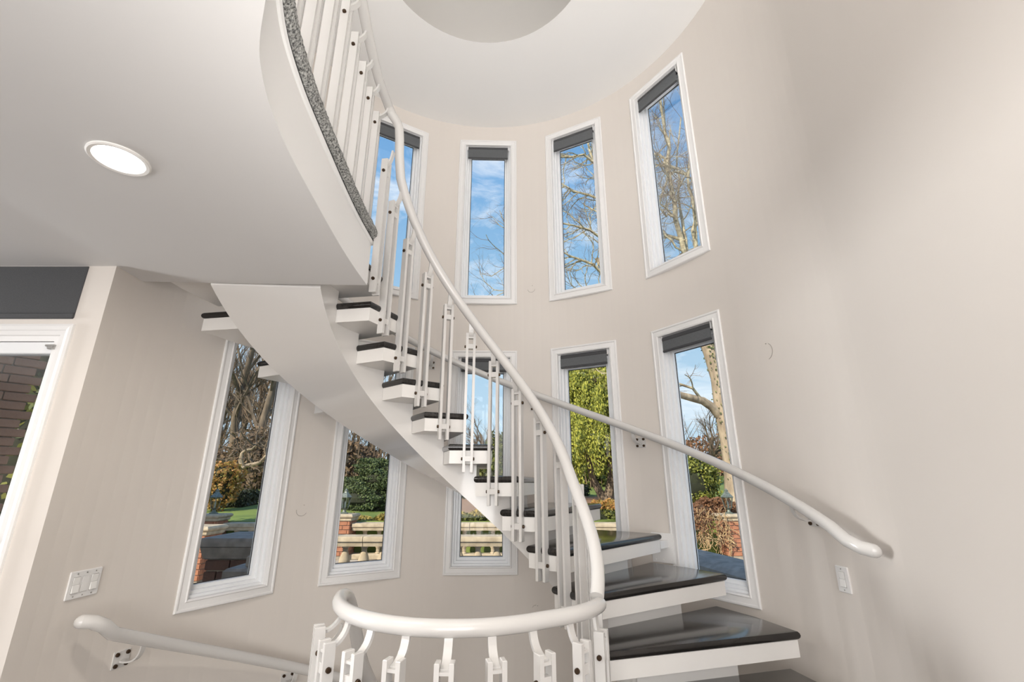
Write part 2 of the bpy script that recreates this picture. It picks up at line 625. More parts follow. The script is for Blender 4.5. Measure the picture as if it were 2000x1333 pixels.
tag(mb.build('floor.001', M['floor']), 'dark floor of the storey below the stair', kind='structure')


# ---- windows
def window(idx, th, z0, z1, top_in, label):
    """frame of nested rectangular rings lying across the bearing th"""
    R = frame(th)

    def ring_mesh(loops, closed=False):
        mb = MB()
        vs = []
        for nd, ins, it in loops:
            hwid = .17 - ins
            for x, z in ((-hwid, z0 + ins), (hwid, z0 + ins), (hwid, z1 - it), (-hwid, z1 - it)):
                p = R @ Vector((x * S, nd * S, 0))
                vs.append((p.x, p.y, CAM_Z + z * S))
        fs = []
        m = len(loops)
        for k in range(m if closed else m - 1):
            for j in range(4):
                a, b = k * 4 + j, k * 4 + (j + 1) % 4
                c, d = ((k + 1) % m) * 4 + (j + 1) % 4, ((k + 1) % m) * 4 + j
                fs.append((a, d, c, b))
        mb.add(vs, fs)
        return mb

    root = empty('window_%d' % idx, P(1.03, th, z0))
    tag(root, label, kind='structure')
    inv = Matrix.Translation(-root.location)

    def fin(mb, name, m):
        o = mb.build(name, m, root, angle=15)
        o.data.transform(inv)
        return o
    cas = [(1.045, .0), (1.002, .0), (.999, .003), (.999, .008), (1.003, .0105), (1.002, .028), (.998, .031), (1.001, .0362), (1.03, .0364)]
    fin(ring_mesh([(a, b, b) for a, b in cas]), 'casing', M['trim'])
    k = top_in / .069
    sash = [(1.030, .0366), (1.018, .0366), (1.018, .0450), (1.032, .0458), (1.032, .0560), (1.048, .0568), (1.048, .0685), (1.060, .070), (1.070, .070), (1.072, .06), (1.098, .05), (1.098, .0), (1.07, .0)]
    fin(ring_mesh([(a, b, .036 + max(0, b - .036) * (top_in - .036) / .034 if b > .036 else b) for a, b in sash]), 'sash', M['sash'])
    fin(ring_mesh([(1.061, .0695, top_in - .0005), (1.061, .0722, top_in + .0030), (1.064, .0722, top_in + .0030), (1.064, .0695, top_in - .0005)], True), 'gasket', M['gasket'])
    mb = MB()
    w = .17 - .069
    q = []
    for nd in (1.0625, 1.0655):
        for x, z in ((-w, z0 + .068), (w, z0 + .068), (w, z1 - top_in), (-w, z1 - top_in)):
            p = R @ Vector((x * S, nd * S, 0))
            q.append((p.x, p.y, CAM_Z + z * S))
    mb.add(q, [(0, 1, 2, 3), (7, 6, 5, 4)])
    fin(mb, 'pane', M['pane'])
    return root


pos_l = ['far left window of the lower row, half behind the stair', 'second lower window from the left, crossed by the stair beam',
         'lower middle window behind the treads and handrail', 'lower window filled by the weeping conifer outside',
         'lower right window with the big ivy-clad trunk outside']
pos_u = ['upper left window behind the landing balusters', 'upper middle window showing mostly blue sky',
         'upper window with fine bare twigs against the sky', 'upper right window with thick pale limbs outside']
wi = 1
for t, lab in zip(WTH, pos_l):
    window(wi, t, ZL0, ZL1, .109, 'tall white framed ' + lab)
    wi += 1
for t, lab in zip(WTH[1:], pos_u):
    window(wi, t, ZU0, ZU1, .092, 'tall white framed ' + lab)
    wi += 1


# ---- roller blinds at the heads of seven windows
def roller_blind(th, ztop, drop, label):
    R = frame(th)
    root = empty('roller_blind', P(1.010, th, ztop))
    root.rotation_euler = R.to_euler()
    tag(root, label, 'blind', 'roller blinds at the window heads')
    w = .236 * S

    def cyl(name, x0, x1, y, z, r, m, n=16):
        mb = MB()
        mb.tube([(x0, y, z), (x1, y, z)], r, n)
        return mb.build(name, m, root, angle=40)
    cyl('roller', -w / 2, w / 2, 0.02, -.030, .026, M['blind'])
    mb = MB()
    mb.box((0, .000, -.04 - drop / 2), (w, .004, drop))
    mb.build('fabric', M['blindlight'], root)
    mb = MB()
    mb.box((0, .000, -.04 - drop), (w, .012, .020), bev=.004)
    mb.build('hem_bar', M['blind'], root)
    for s in (-1, 1):
        mb = MB()
        mb.box((s * (w / 2 + .006), .022, -.026), (.006, .05, .055), bev=.002)
        mb.lathe((s * (w / 2 + .010), .02, -.03), [(.012, -.004), (.012, .004)], 10, Matrix.Rotation(pi / 2, 3, 'Y'))
        mb.build('bracket', M['plastic'], root)


for th, lab in ((WTH[2], 'middle lower window behind the handrail'), (WTH[3], 'lower window with the weeping conifer'), (WTH[4], 'lower right window with the big trunk')):
    roller_blind(th, ZL1 - .036, .085, 'charcoal roller blind at the top of the ' + lab)
for th, lab in ((WTH[1], 'upper left window behind the balusters'), (WTH[2], 'upper middle window of plain sky'), (WTH[3], 'upper window with fine bare twigs'), (WTH[4], 'upper right window with thick pale limbs')):
    roller_blind(th, ZU1 - .038, .115, 'charcoal roller blind at the top of the ' + lab)

# ---- glazed door at far left
door = empty('door_1', (-1.5 * S, yL, 0))
tag(door, 'white framed glazed door at the far left under the dark roller blind', kind='structure')


def rectring(x0, x1, z0, z1, prof, y0):
    """prof: (inset, depth toward the viewer is negative y)"""
    mb = MB()
    vs = []
    for ins, d in prof:
        for x, z in ((x0 + ins, z0), (x1 - ins, z0), (x1 - ins, z1 - ins), (x0 + ins, z1 - ins)):
            vs.append((x, y0 + d, z))
    fs = []
    for k in range(len(prof) - 1):
        for j in range(4):
            a, b = k * 4 + j, k * 4 + (j + 1) % 4
            fs.append((a, b, b + 4, a + 4))
    mb.add(vs, fs)
    return mb


dx0, dx1 = -1.97 * S, -1.082 * S
lp = Vector((-door.location.x, -door.location.y, 0))


def dadd(mb, name, m):
    o = mb.build(name, m, door, angle=15)
    o.data.transform(Matrix.Translation(lp))
    return o


dadd(rectring(dx0, dx1, 0.0, dz1, [(0, 0), (0, -.012), (.012, -.016), (.03, -.010), (.034, -.006), (.055, -.006), (.06, .0), (.085, .004), (.085, .2)], yL), 'door_frame', M['trim'])
lf0, lf1, lz = dx0 + .088, dx1 - .030, dz1 - .089
dadd(rectring(lf0, lf1, 0.02, lz, [(0, .03), (0, .006), (.054, .006), (.058, .012), (.058, .05), (0, .05)], yL), 'door_leaf', M['sash'])
mb = MB()
mb.box(((lf0 + lf1) / 2, yL + .03, (lz - .05) / 2 + .05), (lf1 - lf0 - .09, .006, lz - .12))
dadd(mb, 'pane', M['pane'])
mb = MB()
mb.box((-1.131 * S, yL - .004, CAM_Z + .3555 * S), (.045, .012, .010), bev=.002)
mb.box((-1.127 * S, yL - .006, CAM_Z + .349 * S), (.026, .016, .016), bev=.003)
dadd(mb, 'latch', M['steel'])
mb = MB()
mb.box((-1.150 * S, yL - .004, CAM_Z - .135 * S), (.03, .02, .05), bev=.005)
mb.tube([(-1.150 * S, yL - .01, CAM_Z - .130 * S), (-1.150 * S, yL - .05, CAM_Z - .130 * S), (-1.215 * S, yL - .05, CAM_Z - .130 * S)], .009, 8)
dadd(mb, 'door_handle', M['bolt'])

blr = empty('door_blind', (-1.5 * S, yL + .006, CAM_Z + .592 * S))
tag(blr, 'wide charcoal roller blind hanging above the glazed door at left', 'blind')
bx0, bx1 = -1.93 * S - blr.location.x, -1.0925 * S - blr.location.x
mb = MB()
mb.box(((bx0 + bx1) / 2, 0, -.132), (bx1 - bx0, .02, .262), bev=.002)
mb.build('fabric', M['blind'], blr)
mb = MB()
mb.box(((bx0 + bx1) / 2, -.004, -.272), (bx1 - bx0, .026, .030), bev=.006)
mb.build('hem_bar', M['blind'], blr)

# ================================================================ LANDING
edge = [(-.340, .030), (-.339, -.10), (-.334, -.22), (-.326, -.33), (-.315, -.46), (-.304, -.57), (-.286, -.676), (-.263, -.751), (-.240, -.80), (-.202, -.858), (-.155, -.93), (-.118, -1.02), (-.095, -1.15), (-.085, -1.4), (-.085, -2.2), (-.085, -3.9)]
# smooth resample
E2 = []
for i in range(len(edge) - 1):
    p0, p1, p2, p3 = (edge[max(i - 1, 0)], edge[i], edge[i + 1], edge[min(i + 2, len(edge) - 1)])
    for k in range(4):
        t = k / 4
        E2.append(tuple(.5 * ((2 * b) + (-a_ + c) * t + (2 * a_ - 5 * b + 4 * c - d) * t * t + (-a_ + 3 * b - 3 * c + d) * t ** 3)
                        for a_, b, c, d in zip(p0, p1, p2, p3)))
E2.append(edge[-1])
E2 = [(x * S, y * S) for x, y in E2]
# underside a little lower along the well than at the wall
Z_SOFL = .556
KS = Z_SOFL / Z_SOFF
CR = (CAM.x, CAM.y)
E2b = [(CR[0] + (x - CR[0]) * KS, CR[1] + (y - CR[1]) * KS) for x, y in E2]
mb = MB()
zt_ = CAM_Z + (Z_LAND - .018) * S
vs, fs = [], []
for i, ((x, y), (xb, yb)) in enumerate(zip(E2, E2b)):
    y1, y2, y3 = yb, yb, min(yb, yL - .002)
    if i == 0:
        y1, y2 = -.066 * S, .004 * S
    row = [(x, y, zt_), (xb, yb, CAM_Z + Z_SOFL * S), (-.755 * S, y1, CAM_Z + Z_SOFL * S), (-.985 * S, y2, CAM_Z + Z_SOFF * S),
           (-1.03 * S, .003 * S if i == 0 else min(yb, y3), CAM_Z + Z_SOFF * S), (xLW + .02, y3, CAM_Z + Z_SOFF * S), (xLW + .02, y3, zt_)]
    vs += row
nr = 7
for i in range(len(E2) - 1):
    for k in range(nr):
        a_, b_ = i * nr + k, i * nr + (k + 1) % nr
        fs.append((a_, a_ + nr, b_ + nr, b_))
fs.append(tuple(range(nr)))
mb.add(vs, fs)
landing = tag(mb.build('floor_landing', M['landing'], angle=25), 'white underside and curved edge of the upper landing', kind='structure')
mb = MB()
for j in range(1):
    vs, fs = [], []
    for (x, y), (x2, y2) in zip(E2[:-1], E2[1:]):
        pass
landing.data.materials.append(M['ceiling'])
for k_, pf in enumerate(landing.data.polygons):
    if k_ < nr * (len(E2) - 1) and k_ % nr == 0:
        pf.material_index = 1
prof_lip = [(-.004, -.034), (.006, -.034), (.009, -.026), (.006, -.018), (-.004, -.018)]


def sweep(pathxy, prof, z):
    """prof: (out, up) in units, out = toward the well (to the left of travel reversed)"""
    mb = MB()
    vs = []
    m = len(pathxy)
    for i, (x, y) in enumerate(pathxy):
        a = Vector(pathxy[max(i - 1, 0)])
        b = Vector(pathxy[min(i + 1, m - 1)])
        t = (b - a).normalized()
        nn = Vector((-t.y, t.x))
        for o, u in prof:
            vs.append((x + nn.x * o * S, y + nn.y * o * S, z + u * S))
    k = len(prof)
    fs = []
    for i in range(m - 1):
        for j in range(k):
            a, b = i * k + j, i * k + (j + 1) % k
            fs.append((a, b, b + k, a + k))
    fs += [tuple(range(k - 1, -1, -1)), tuple((m - 1) * k + j for j in range(k))]
    mb.add(vs, fs)
    return mb


ZLm = CAM_Z + Z_LAND * S
o = sweep(E2, prof_lip, ZLm).build('edge_bead', M['trim'], landing)
cp = []
for i in range(13):
    q = lerp(-pi / 2, pi / 2, i / 12)
    cp.append((.006 + .016 * cos(q), .003 + .020 * sin(q)))
cp += [(-.10, .023), (-.10, .006), (-.012, .004)]
E3 = []
for i in range(len(E2) - 1):
    for k in range(6):
        E3.append((lerp(E2[i][0], E2[i + 1][0], k / 6), lerp(E2[i][1], E2[i + 1][1], k / 6)))
E3.append(E2[-1])
mbc = sweep(E3, cp, ZLm)
mbc.v = [(x + RNG.normal(0, .0016), y + RNG.normal(0, .0016), z + RNG.normal(0, .0016)) for x, y, z in mbc.v]
carp = tag(mbc.build('landing_carpet', M['carpet']), 'grey speckled carpet rolled over the curved landing edge', 'carpet')
mb = sweep(E2, [(-.002, -.019), (.0075, -.019), (.0075, -.0155), (-.002, -.0155)], ZLm)
mb.build('backing', M['lip'], carp)

# downlight in the landing soffit
DLX, DLY = CR[0] + (-.637 * S - CR[0]) * KS, CR[1] + (-.555 * S - CR[1]) * KS
dl = empty('recessed_downlight', (DLX, DLY, CAM_Z + Z_SOFL * S))
dl.scale = (KS * .86, KS * .86, 1)
tag(dl, 'round recessed downlight glowing in the white landing soffit', 'light')
mb = MB()
mb.lathe((0, 0, 0), [(.086, .0), (.104, .0), (.104, -.004), (.098, -.007), (.086, -.005), (.082, .004), (.082, .012), (.086, .012)], 40)
mb.f = mb.f[:-2]
mb.build('trim_ring', M['bead'], dl, angle=30)
mb = MB()
mb.lathe((0, 0, -.001), [(.0835, -.001), (.0835, .001)], 40)
mb.build('lens', M['lamp'], dl)
ld = bpy.data.lights.new('downlight_beam', 'AREA')
ld.shape = 'DISK'
ld.size = .16
ld.energy = 14
ld.color = (1, .93, .84)
lo = bpy.data.objects.new('downlight_beam', ld)
COL.objects.link(lo)
lo.location = (DLX, DLY, CAM_Z + Z_SOFL * S - .012)

# ================================================================ SPIRAL STAIR
stair = empty('spiral_staircase', (0, 0, 0))
tag(stair, 'white mono-stringer spiral staircase with dark stained treads rising round the tower', 'staircase')


def bullnose(poly, z0, z1, rnd, round_edges):
    """slab with rounded long edges: stack of inset outlines"""
    mb = MB()
    h = z1 - z0
    lay = []
    for i in range(7):
        q = lerp(-pi / 2, pi / 2, i / 6)
        lay.append((rnd * (1 - cos(q)), z0 + h / 2 + h / 2 * sin(q)))
    m = len(poly)
    P2 = [Vector(p) for p in poly]
    vs = []
    for ins, z in lay:
        for i in range(m):
            a, b, c = P2[i - 1], P2[i], P2[(i + 1) % m]
            n1 = Vector((-(b - a).y, (b - a).x)).normalized() * (ins if round_edges[i - 1] else 0)
            n2 = Vector((-(c - b).y, (c - b).x)).normalized() * (ins if round_edges[i] else 0)
            d1, d2 = (b - a).normalized(), (c - b).normalized()
            den = d1.x * d2.y - d1.y * d2.x
            if abs(den) < .05:
                q = b + (n1 if n1.length > n2.length else n2)
            else:
                w = (b + n2) - (b + n1)
                s = (w.x * d2.y - w.y * d2.x) / den
                q = b + n1 + d1 * s
            vs.append((q.x, q.y, z))
    fs = [tuple(range(m - 1, -1, -1)), tuple((len(lay) - 1) * m + j for j in range(m))]
    for k in range(len(lay) - 1):
        for j in range(m):
            a, b = k * m + j, k * m + (j + 1) % m
            fs.append((a, b, b + m, a + m))
    mb.add(vs, fs)
    return mb


def pol(r, t):
    return (r * sin(t) * S, r * cos(t) * S)


def inset_poly(pts, ds):
    m = len(pts)
    P2 = [Vector(p) for p in pts]
    out = []
    for i in range(m):
        a, b, c = P2[i - 1], P2[i], P2[(i + 1) % m]
        d1, d2 = (b - a).normalized(), (c - b).normalized()
        n1 = Vector((-d1.y, d1.x)) * ds[i - 1]
        n2 = Vector((-d2.y, d2.x)) * ds[i]
        den = d1.x * d2.y - d1.y * d2.x
        if abs(den) < .02:
            out.append(tuple(b + n1))
        else:
            w = n2 - n1
            s = (w.x * d2.y - w.y * d2.x) / den
            out.append(tuple(b + n1 + d1 * s))
    return out


BOX_T = .0215
BOX_B = .0650
# one tread built about the axis, then turned and lifted for each step
tp = [pol(R_IN, T_FRONT), pol(R_OUT, T_OUT), pol(R_OUT, (T_OUT + T_REAR) / 2), pol(R_OUT, T_REAR), pol(R_IN, T_REAR)]
area2 = sum(tp[i][0] * tp[(i + 1) % 5][1] - tp[(i + 1) % 5][0] * tp[i][1] for i in range(5))
if area2 < 0:
    tp = tp[::-1]
tread_me = bullnose(tp, -BOX_T * S, 0, .017, [True] * 5).mesh('tread', angle=30)
bp = inset_poly(tp, [.02] * 5)
# edges of tp (counter-clockwise): find which edge is front to give the box more setback at the outer end
mb = MB()
mb.prism(inset_poly(tp, [.012 if i not in () else .03 for i in range(5)]), -BOX_B * S, -BOX_T * S)
# bevel-like lower lip
box_me = mb.mesh('tread_box', angle=20)
# wall flange at the outer end of each tread
mb = MB()
TF = 1.60
Rf = frame(TF)
pc = P(1.0125, TF) - Vector((0, 0, CAM_Z))
mb.box(pc + Vector((0, 0, -.105)), (.17, .012, .20), Rf, .003)
mb.box(P(.98, TF) - Vector((0, 0, CAM_Z)) + Vector((0, 0, -.075)), (.10, .12, .05), Rf, .003)
for dx in (-.06, 0, .06):
    q = pc + Rf @ Vector((dx, -.008, -.185))
    mb.lathe(q, [(.006, -.004), (.006, .004)], 8, Rf @ Matrix.Rotation(pi / 2, 3, 'X'))
flange_me = mb.mesh('wall_flange', angle=30)
SR0, SR1 = .455, .765
for k in range(-2, 12):
    o = put('tread', tread_me, M['tread'], stair)
    o.rotation_euler = (0, 0, k * DTH)
    o.location = (0, 0, CAM_Z + ztread(k) * S)
    b = put('tread_box', box_me, M['box'], o)
    if k == 3:
        put('wall_flange', flange_me, M['trim'], o)

# stringer: stepped top, spiral glossy soffit
mb = MB()
SB, SBP = -.0970, PITCHZ
segs = []
for k in range(-2, 12):
    ta, tb = 1.585 - k * DTH, 1.585 - (k + 1) * DTH
    segs.append((ta, tb, ztread(k) - BOX_B + .001))
for (ta, tb, zt) in segs:
    ns = 6
    tb = max(tb, -1.70)
    if tb >= ta:
        continue
    for i in range(ns):
        t0, t1 = lerp(ta, tb, i / ns), lerp(ta, tb, (i + 1) / ns)
        b0, b1 = SB - SBP * t0, SB - SBP * t1
        A = [P(SR0, t0, b0), P(SR1, t0, b0), P(SR1, t0, zt), P(SR0, t0, zt)]
        B = [P(SR0, t1, b1), P(SR1, t1, b1), P(SR1, t1, zt), P(SR0, t1, zt)]
        f = [(0, 4, 5, 1), (1, 5, 6, 2), (2, 6, 7, 3), (3, 7, 4, 0)]
        if i == 0:
            f.append((0, 1, 2, 3))
        if i == ns - 1:
            f.append((7, 6, 5, 4))
        mb.add(A + B, f)
me = mb.mesh('stringer', smooth=False)
# merge so that the spiral faces shade smoothly
import bmesh
bm = bmesh.new()
bm.from_mesh(me)
bmesh.ops.remove_doubles(bm, verts=bm.verts, dist=.0005)
bmesh.ops.recalc_face_normals(bm, faces=bm.faces)
bm.to_mesh(me)
bm.free()
me.polygons.foreach_set('use_smooth', [True] * len(me.polygons))
me.set_sharp_from_angle(angle=radians(28))
put('stringer', me, M['soffit'], stair)

# ================================================================ RAILINGS
BOLT = MB().lathe((0, 0, 0), [(.0098, 0), (.0098, .006), (.0085, .009), (.004, .0095)], 12).mesh('bolt', angle=40)


def baluster(parent, th, r, zbot, ztop, bolts, strap_pts, name='baluster', R=None, base=None):
    """pair of flat bars with spacer blocks; bolts: heights (metres, relative to zbot)"""
    if R is None:
        R = frame(th)
        base = P(r, th, 0)
    base = Vector((base.x, base.y, zbot))
    H = ztop - zbot
    gx = .0235
    mb = MB()
    for s in (-1, 1):
        mb.box(base + R @ Vector((s * gx, 0, H / 2)), (.0165, .040, H), R, .002)
    for h in bolts:
        mb.box(base + R @ Vector((0, 0, h)), (.034, .030, .034), R, .002)
    mb.box(base + R @ Vector((0, 0, H - .030)), (.034, .030, .010), R)
    b = mb.build(name, M['gloss'], parent, angle=30)
    for h in bolts:
        for s in (-1, 1):
            o = put('bolt', BOLT, M['bolt'], b)
            ax = (R @ Matrix.Rotation(s * pi / 2, 3, 'Y')).to_4x4()
            o.matrix_local = Matrix.Translation(base + R @ Vector((s * (gx + .0082), 0, h))) @ ax
    # curved strap up to the rail
    p0 = base + R @ Vector((0, 0, H - .026))
    p1 = Vector(strap_pts)
    mid = Vector((lerp(p0.x, p1.x, .86), lerp(p0.y, p1.y, .86), lerp(p0.z, p1.z, .12)))
    pts = []
    for i in range(10):
        t = i / 9
        pts.append(p0 * (1 - t) ** 2 + mid * 2 * t * (1 - t) + p1 * t * t)
    side = R @ Vector((1, 0, 0))
    mb = MB()
    mb.strip(pts, side, .029, .011)
    mb.build('strap', M['gloss'], b, angle=40)
    return b


RT = .0160 * S


def rrail(th):
    """radius of the stair handrail"""
    if th < 1.25:
        return .2920
    t = min(1, (th - 1.25) / .70)
    return lerp(.2920, .332, t * t * (3 - 2 * t))


def zrail(th):
    return .530 - PITCHZ * th


# --- stair railing
sr = empty('stair_railing', (0, 0, 0))
tag(sr, 'white tubular stair railing with paired flat balusters curving along the treads', 'railing')
pts = []
N = 90
TOPT = -1.27
for i in range(N + 1):
    t = lerp(1.97, TOPT, i / N)
    pts.append(P(rrail(t), t, zrail(t)))
# jog up to the landing rail
J0 = pts[-1]
lr_start = Vector((-.3435 * S, .080 * S, CAM_Z + 1.336 * S))
for f, (dx, dy, dz) in ((.25, (0, 0, 0)), (.75, (0, 0, 0))):
    pass
def back_at(u, v, yrel):
    a_ = (666.5 - v) / FPX
    d_ = Vector(((u - 1000) / FPX, cos(PITCH) - sin(PITCH) * a_, sin(PITCH) + cos(PITCH) * a_))
    return CAM + d_ * ((yrel * S - CAM.y) / d_.y)


JOG = [back_at(780, 304, .066), back_at(780.5, 275, .072), back_at(780, 252, .076), back_at(776, 240, .078), back_at(766, 225, .080)]
pts += JOG
mb = MB()
mb.tube(pts, RT, 14)
mb.build('handrail', M['gloss'], sr, angle=50)
for k in range(-1, 12):
    th = 1.505 - k * DTH
    zk = CAM_Z + ztread(k) * S
    rr_ = .322 if k < 9 else (.326 if k < 11 else .318)
    zb, zt = zk - .095 * S, zk + .398 * S
    tgt = P(rrail(th) + .006, th, zrail(th) - .010)
    if k == -1:
        tgt = P(.332, th, zrail(th) - .01)
    bl = baluster(sr, th, rr_, zb, zt, [.045 * S, .443 * S], tgt)
    # arm that ties the pair to the tread box
    mb = MB()
    R = frame(th)
    mb.box(P(.337, th, ztread(k) - .050), (.030, .045, .030), R, .002)
    mb.build('tie_block', M['gloss'], bl)

# --- landing railing
lrg = empty('landing_railing', (0, 0, 0))
tag(lrg, 'white tubular landing railing with paired balusters standing behind the carpet edge', 'railing')
lpts = [lr_start] + [Vector((x * S, y * S, CAM_Z + 1.336 * S)) for x, y in ((-.3455, .02), (-.347, -.04), (-.342, -.12), (-.335, -.20), (-.328, -.26), (-.322, -.31), (-.315, -.38), (-.305, -.47), (-.292, -.56), (-.274, -.645), (-.248, -.73), (-.21, -.80), (-.165, -.87), (-.125, -.95), (-.10, -1.04))]
mb = MB()
mb.tube([JOG[-1]] + lpts, RT, 14)
mb.build('handrail', M['gloss'], lrg, angle=50)
lb = [(-.384, .080), (-.376, -.028), (-.368, -.128), (-.360, -.229), (-.352, -.328), (-.343, -.430), (-.330, -.530), (-.312, -.628), (-.284, -.722), (-.240, -.808), (-.178, -.886)]
for i, (x, y) in enumerate(lb):
    a = Vector(lb[max(i - 1, 0)])
    b = Vector(lb[min(i + 1, len(lb) - 1)])
    t = (b - a).normalized()
    tg3 = Vector((t.x, t.y, 0))
    nr3 = Vector((t.y, -t.x, 0))
    R = Matrix((tg3, Vector((-t.y, t.x, 0)), Vector((0, 0, 1)))).transposed()
    # nearest rail point
    bp_ = Vector((x * S, y * S, 0))
    j = min(lpts, key=lambda q: (q.x - bp_.x) ** 2 + (q.y - bp_.y) ** 2)
    # interpolate rail point at the same travel
    best = None
    for u in range(len(lpts) - 1):
        p0, p1 = lpts[u], lpts[u + 1]
        d = p1 - p0
        f = max(0, min(1, ((bp_ - p0).x * d.x + (bp_ - p0).y * d.y) / (d.x ** 2 + d.y ** 2)))
        q = p0 + d * f
        w = (q.x - bp_.x) ** 2 + (q.y - bp_.y) ** 2
        if best is None or w < best[0]:
            best = (w, q)
    tgt = best[1] + Vector((0, 0, -.02))
    zt = CAM_Z + 1.302 * S
    zb = ZLm + .02
    baluster(lrg, 0, 0, zb, zt, [.06, zt - zb - .052 * S], tgt, R=R, base=bp_)

# --- guard railing round the well, looping down toward the storey below
gr = empty('well_guard_railing', (0, 0, 0))
tag(gr, 'white curved guard railing in the foreground looping down beside the well', 'railing')
pts = []


def rg(th):
    if th < 2.6:
        t = max(0, (th - 1.93) / .67)
        return lerp(.334, .301, t * t * (3 - 2 * t))
    return .301


for i in range(61):
    t = lerp(1.93, 4.55, i / 60)
    pts.append(P(rg(t), t, -.2620))
for i in range(1, 40):
    t = lerp(4.55, 6.1, i / 39)
    tt = t - 2 * pi
    zl = -.938 - PITCHZ * tt
    ease = min(1, (t - 4.55) / .5)
    ease = ease * ease * (3 - 2 * ease)
    pts.append(P(lerp(.301, .287, min(1, i / 12)), t, min(-.262, lerp(-.262, zl, ease))))
mb = MB()
mb.tube(pts, RT, 16)
mb.build('handrail', M['gloss'], gr, angle=50)
for th in (2.055, 2.315, 2.61, 2.89, -3.128, -2.855, -2.575, -2.300):
    zt = CAM_Z - .302 * S
    tgt = P(rg(th if th > 0 else th + 2 * pi) + .003, th, -.274)
    baluster(gr, th, .345, -.10, zt, [.16, zt + .10 - .047 * S], tgt)
for th, dz in ((-2.03, .006), (-1.76, -.045), (-1.37, -.190), (-1.10, -.297)):
    zt = CAM_Z + (-.302 + dz) * S
    tgt = P(.293, th, -.272 + dz)
    baluster(gr, th, .340, zt - 1.0, zt, [.12, 1.0 - .047 * S], tgt)


# --- wall handrails
def wall_rail(name, label, th0, th1, const, ends, br):
    root = tag(empty(name, (0, 0, 0)), label, 'handrail')
    pts = []
    n_ = 70
    for i in range(n_ + 1):
        t = lerp(th0, th1, i / n_)
        pts.append(P(.948, t, const - PITCHZ * t))
    pts = ends + pts
    mb = MB()
    m = len(pts)
    mb.tube(pts, RT * 1.02, 14, cap=False)
    # rounded end
    d = (pts[0] - pts[1]).normalized()
    o0 = pts[0]
    mb.tube([o0 + d * (RT * 1.02 * sin(q)) for q in (0, .4, .8, 1.15, 1.45)], [RT * 1.02 * cos(q) for q in (0, .4, .8, 1.15, 1.45)], 14)
    d = (pts[-1] - pts[-2]).normalized()
    o0 = pts[-1]
    mb.tube([o0 + d * (RT * 1.02 * sin(q)) for q in (0, .4, .8, 1.15, 1.45)], [RT * 1.02 * cos(q) for q in (0, .4, .8, 1.15, 1.45)], 14)
    mb.build('rail', M['gloss'], root, angle=50)
    for t in br:
        R = frame(t)
        zc = const - PITCHZ * t - .052
        c = P(1.0185, t, zc)
        mb = MB()
        mb.box(c, (.085, .008, .078), R, .002)
        p0 = P(1.014, t, zc - .005)
        p1 = P(.950, t, const - PITCHZ * t - .012)
        md = P(.950, t, zc - .010)
        cur = []
        for i in range(10):
            u = i / 9
            cur.append(p0 * (1 - u) ** 2 + md * 2 * u * (1 - u) + p1 * u * u)
        mb.strip(cur, R @ Vector((1, 0, 0)), .026, .008)
        b = mb.build('bracket', M['gloss'], root, angle=40)
        for sx_ in (-1, 1):
            for sz in (-1, 1):
                o = put('bolt', BOLT, M['bolt'], b)
                o.matrix_local = Matrix.Translation(c + R @ Vector((sx_ * .027, -.004, sz * .025))) @ (R @ Matrix.Rotation(pi / 2, 3, 'X')).to_4x4()
    return root


c_u = .508
wall_rail('wall_handrail', 'white round handrail on the curved wall climbing across the lower right windows', 1.575, -1.45, c_u,
          [P(.982, 1.668, -.154), P(.964, 1.652, -.149), P(.951, 1.625, -.137), P(.948, 1.600, -.1235)], [1.415, .728, .226, -.30, -.9])
c_l = -.955
wall_rail('wall_handrail.001', 'white round handrail at lower left sloping down below the triple switch', -1.465, -.15, c_l,
          [P(.972, -1.543, -.334), P(.956, -1.528, -.338), P(.948, -1.50, -.353)], [-1.354, -.79, -.3])


# --- switches
def switch(th, z, gangs, w, h, label):
    R = frame(th)
    root = empty('light_switch', P(1.0175, th, z))
    root.rotation_euler = R.to_euler()
    tag(root, label, 'switch')
    mb = MB()
    mb.box((0, 0, 0), (w, .010, h), None, .003)
    mb.build('plate', M['plastic'], root)
    for g in range(gangs):
        x = (g - (gangs - 1) / 2) * .046
        mb = MB()
        mb.box((x, -.0052, 0), (.036, .002, .070))
        mb.build('opening', M['gap'] if False else M['steel'], root)
        mb = MB()
        a = .09 if (g != 1 or gangs == 1) else 0.0
        if gangs == 3 and g == 1:
            mb.box((x, -.0062, 0), (.034, .003, .068), None, .001)
        else:
            mb.box((x, -.0072, -.016), (.0325, .006, .034), Matrix.Rotation(-a, 3, 'X'), .001)
            mb.box((x, -.0060, .0175), (.0325, .004, .032), Matrix.Rotation(a, 3, 'X'), .001)
        mb.build('rocker', M['plasticb'] if not (gangs == 3 and g == 1) else M['plastic'], root)
        for s in (-1, 1):
            mb = MB()
            mb.lathe((x, -.0055, s * (h / 2 - .012)), [(.0032, 0), (.0032, .0015)], 8, Matrix.Rotation(pi / 2, 3, 'X'))
            mb.build('screw', M['steel'], root)


switch(1.482, -.249, 1, .074, .118, 'single white rocker switch on the wall under the right handrail')
switch(-1.516, -.252, 3, .158, .120, 'triple white switch plate on the curved wall above the lower left handrail')

# ================================================================ OUTSIDE
def at(u, v, Y):
    """real place seen at photograph pixel (u, v) at forward distance Y metres from the viewer"""
    a = (666.5 - v) / FPX
    d = Vector(((u - 1000) / FPX, cos(PITCH) - sin(PITCH) * a, sin(PITCH) + cos(PITCH) * a))
    return CAM + d * (Y / d.y)


Z_TER = -.25
# ---- ground: terrace, planted bank, lawn rising to the woods
mb = MB()
mb.box((0, 5.0 + CAM.y + 2.2, Z_TER - .1), (60, 11.0, .2))
tag(mb.build('floor.002', M['paving']), 'pale stone paving of the garden terrace', kind='structure')


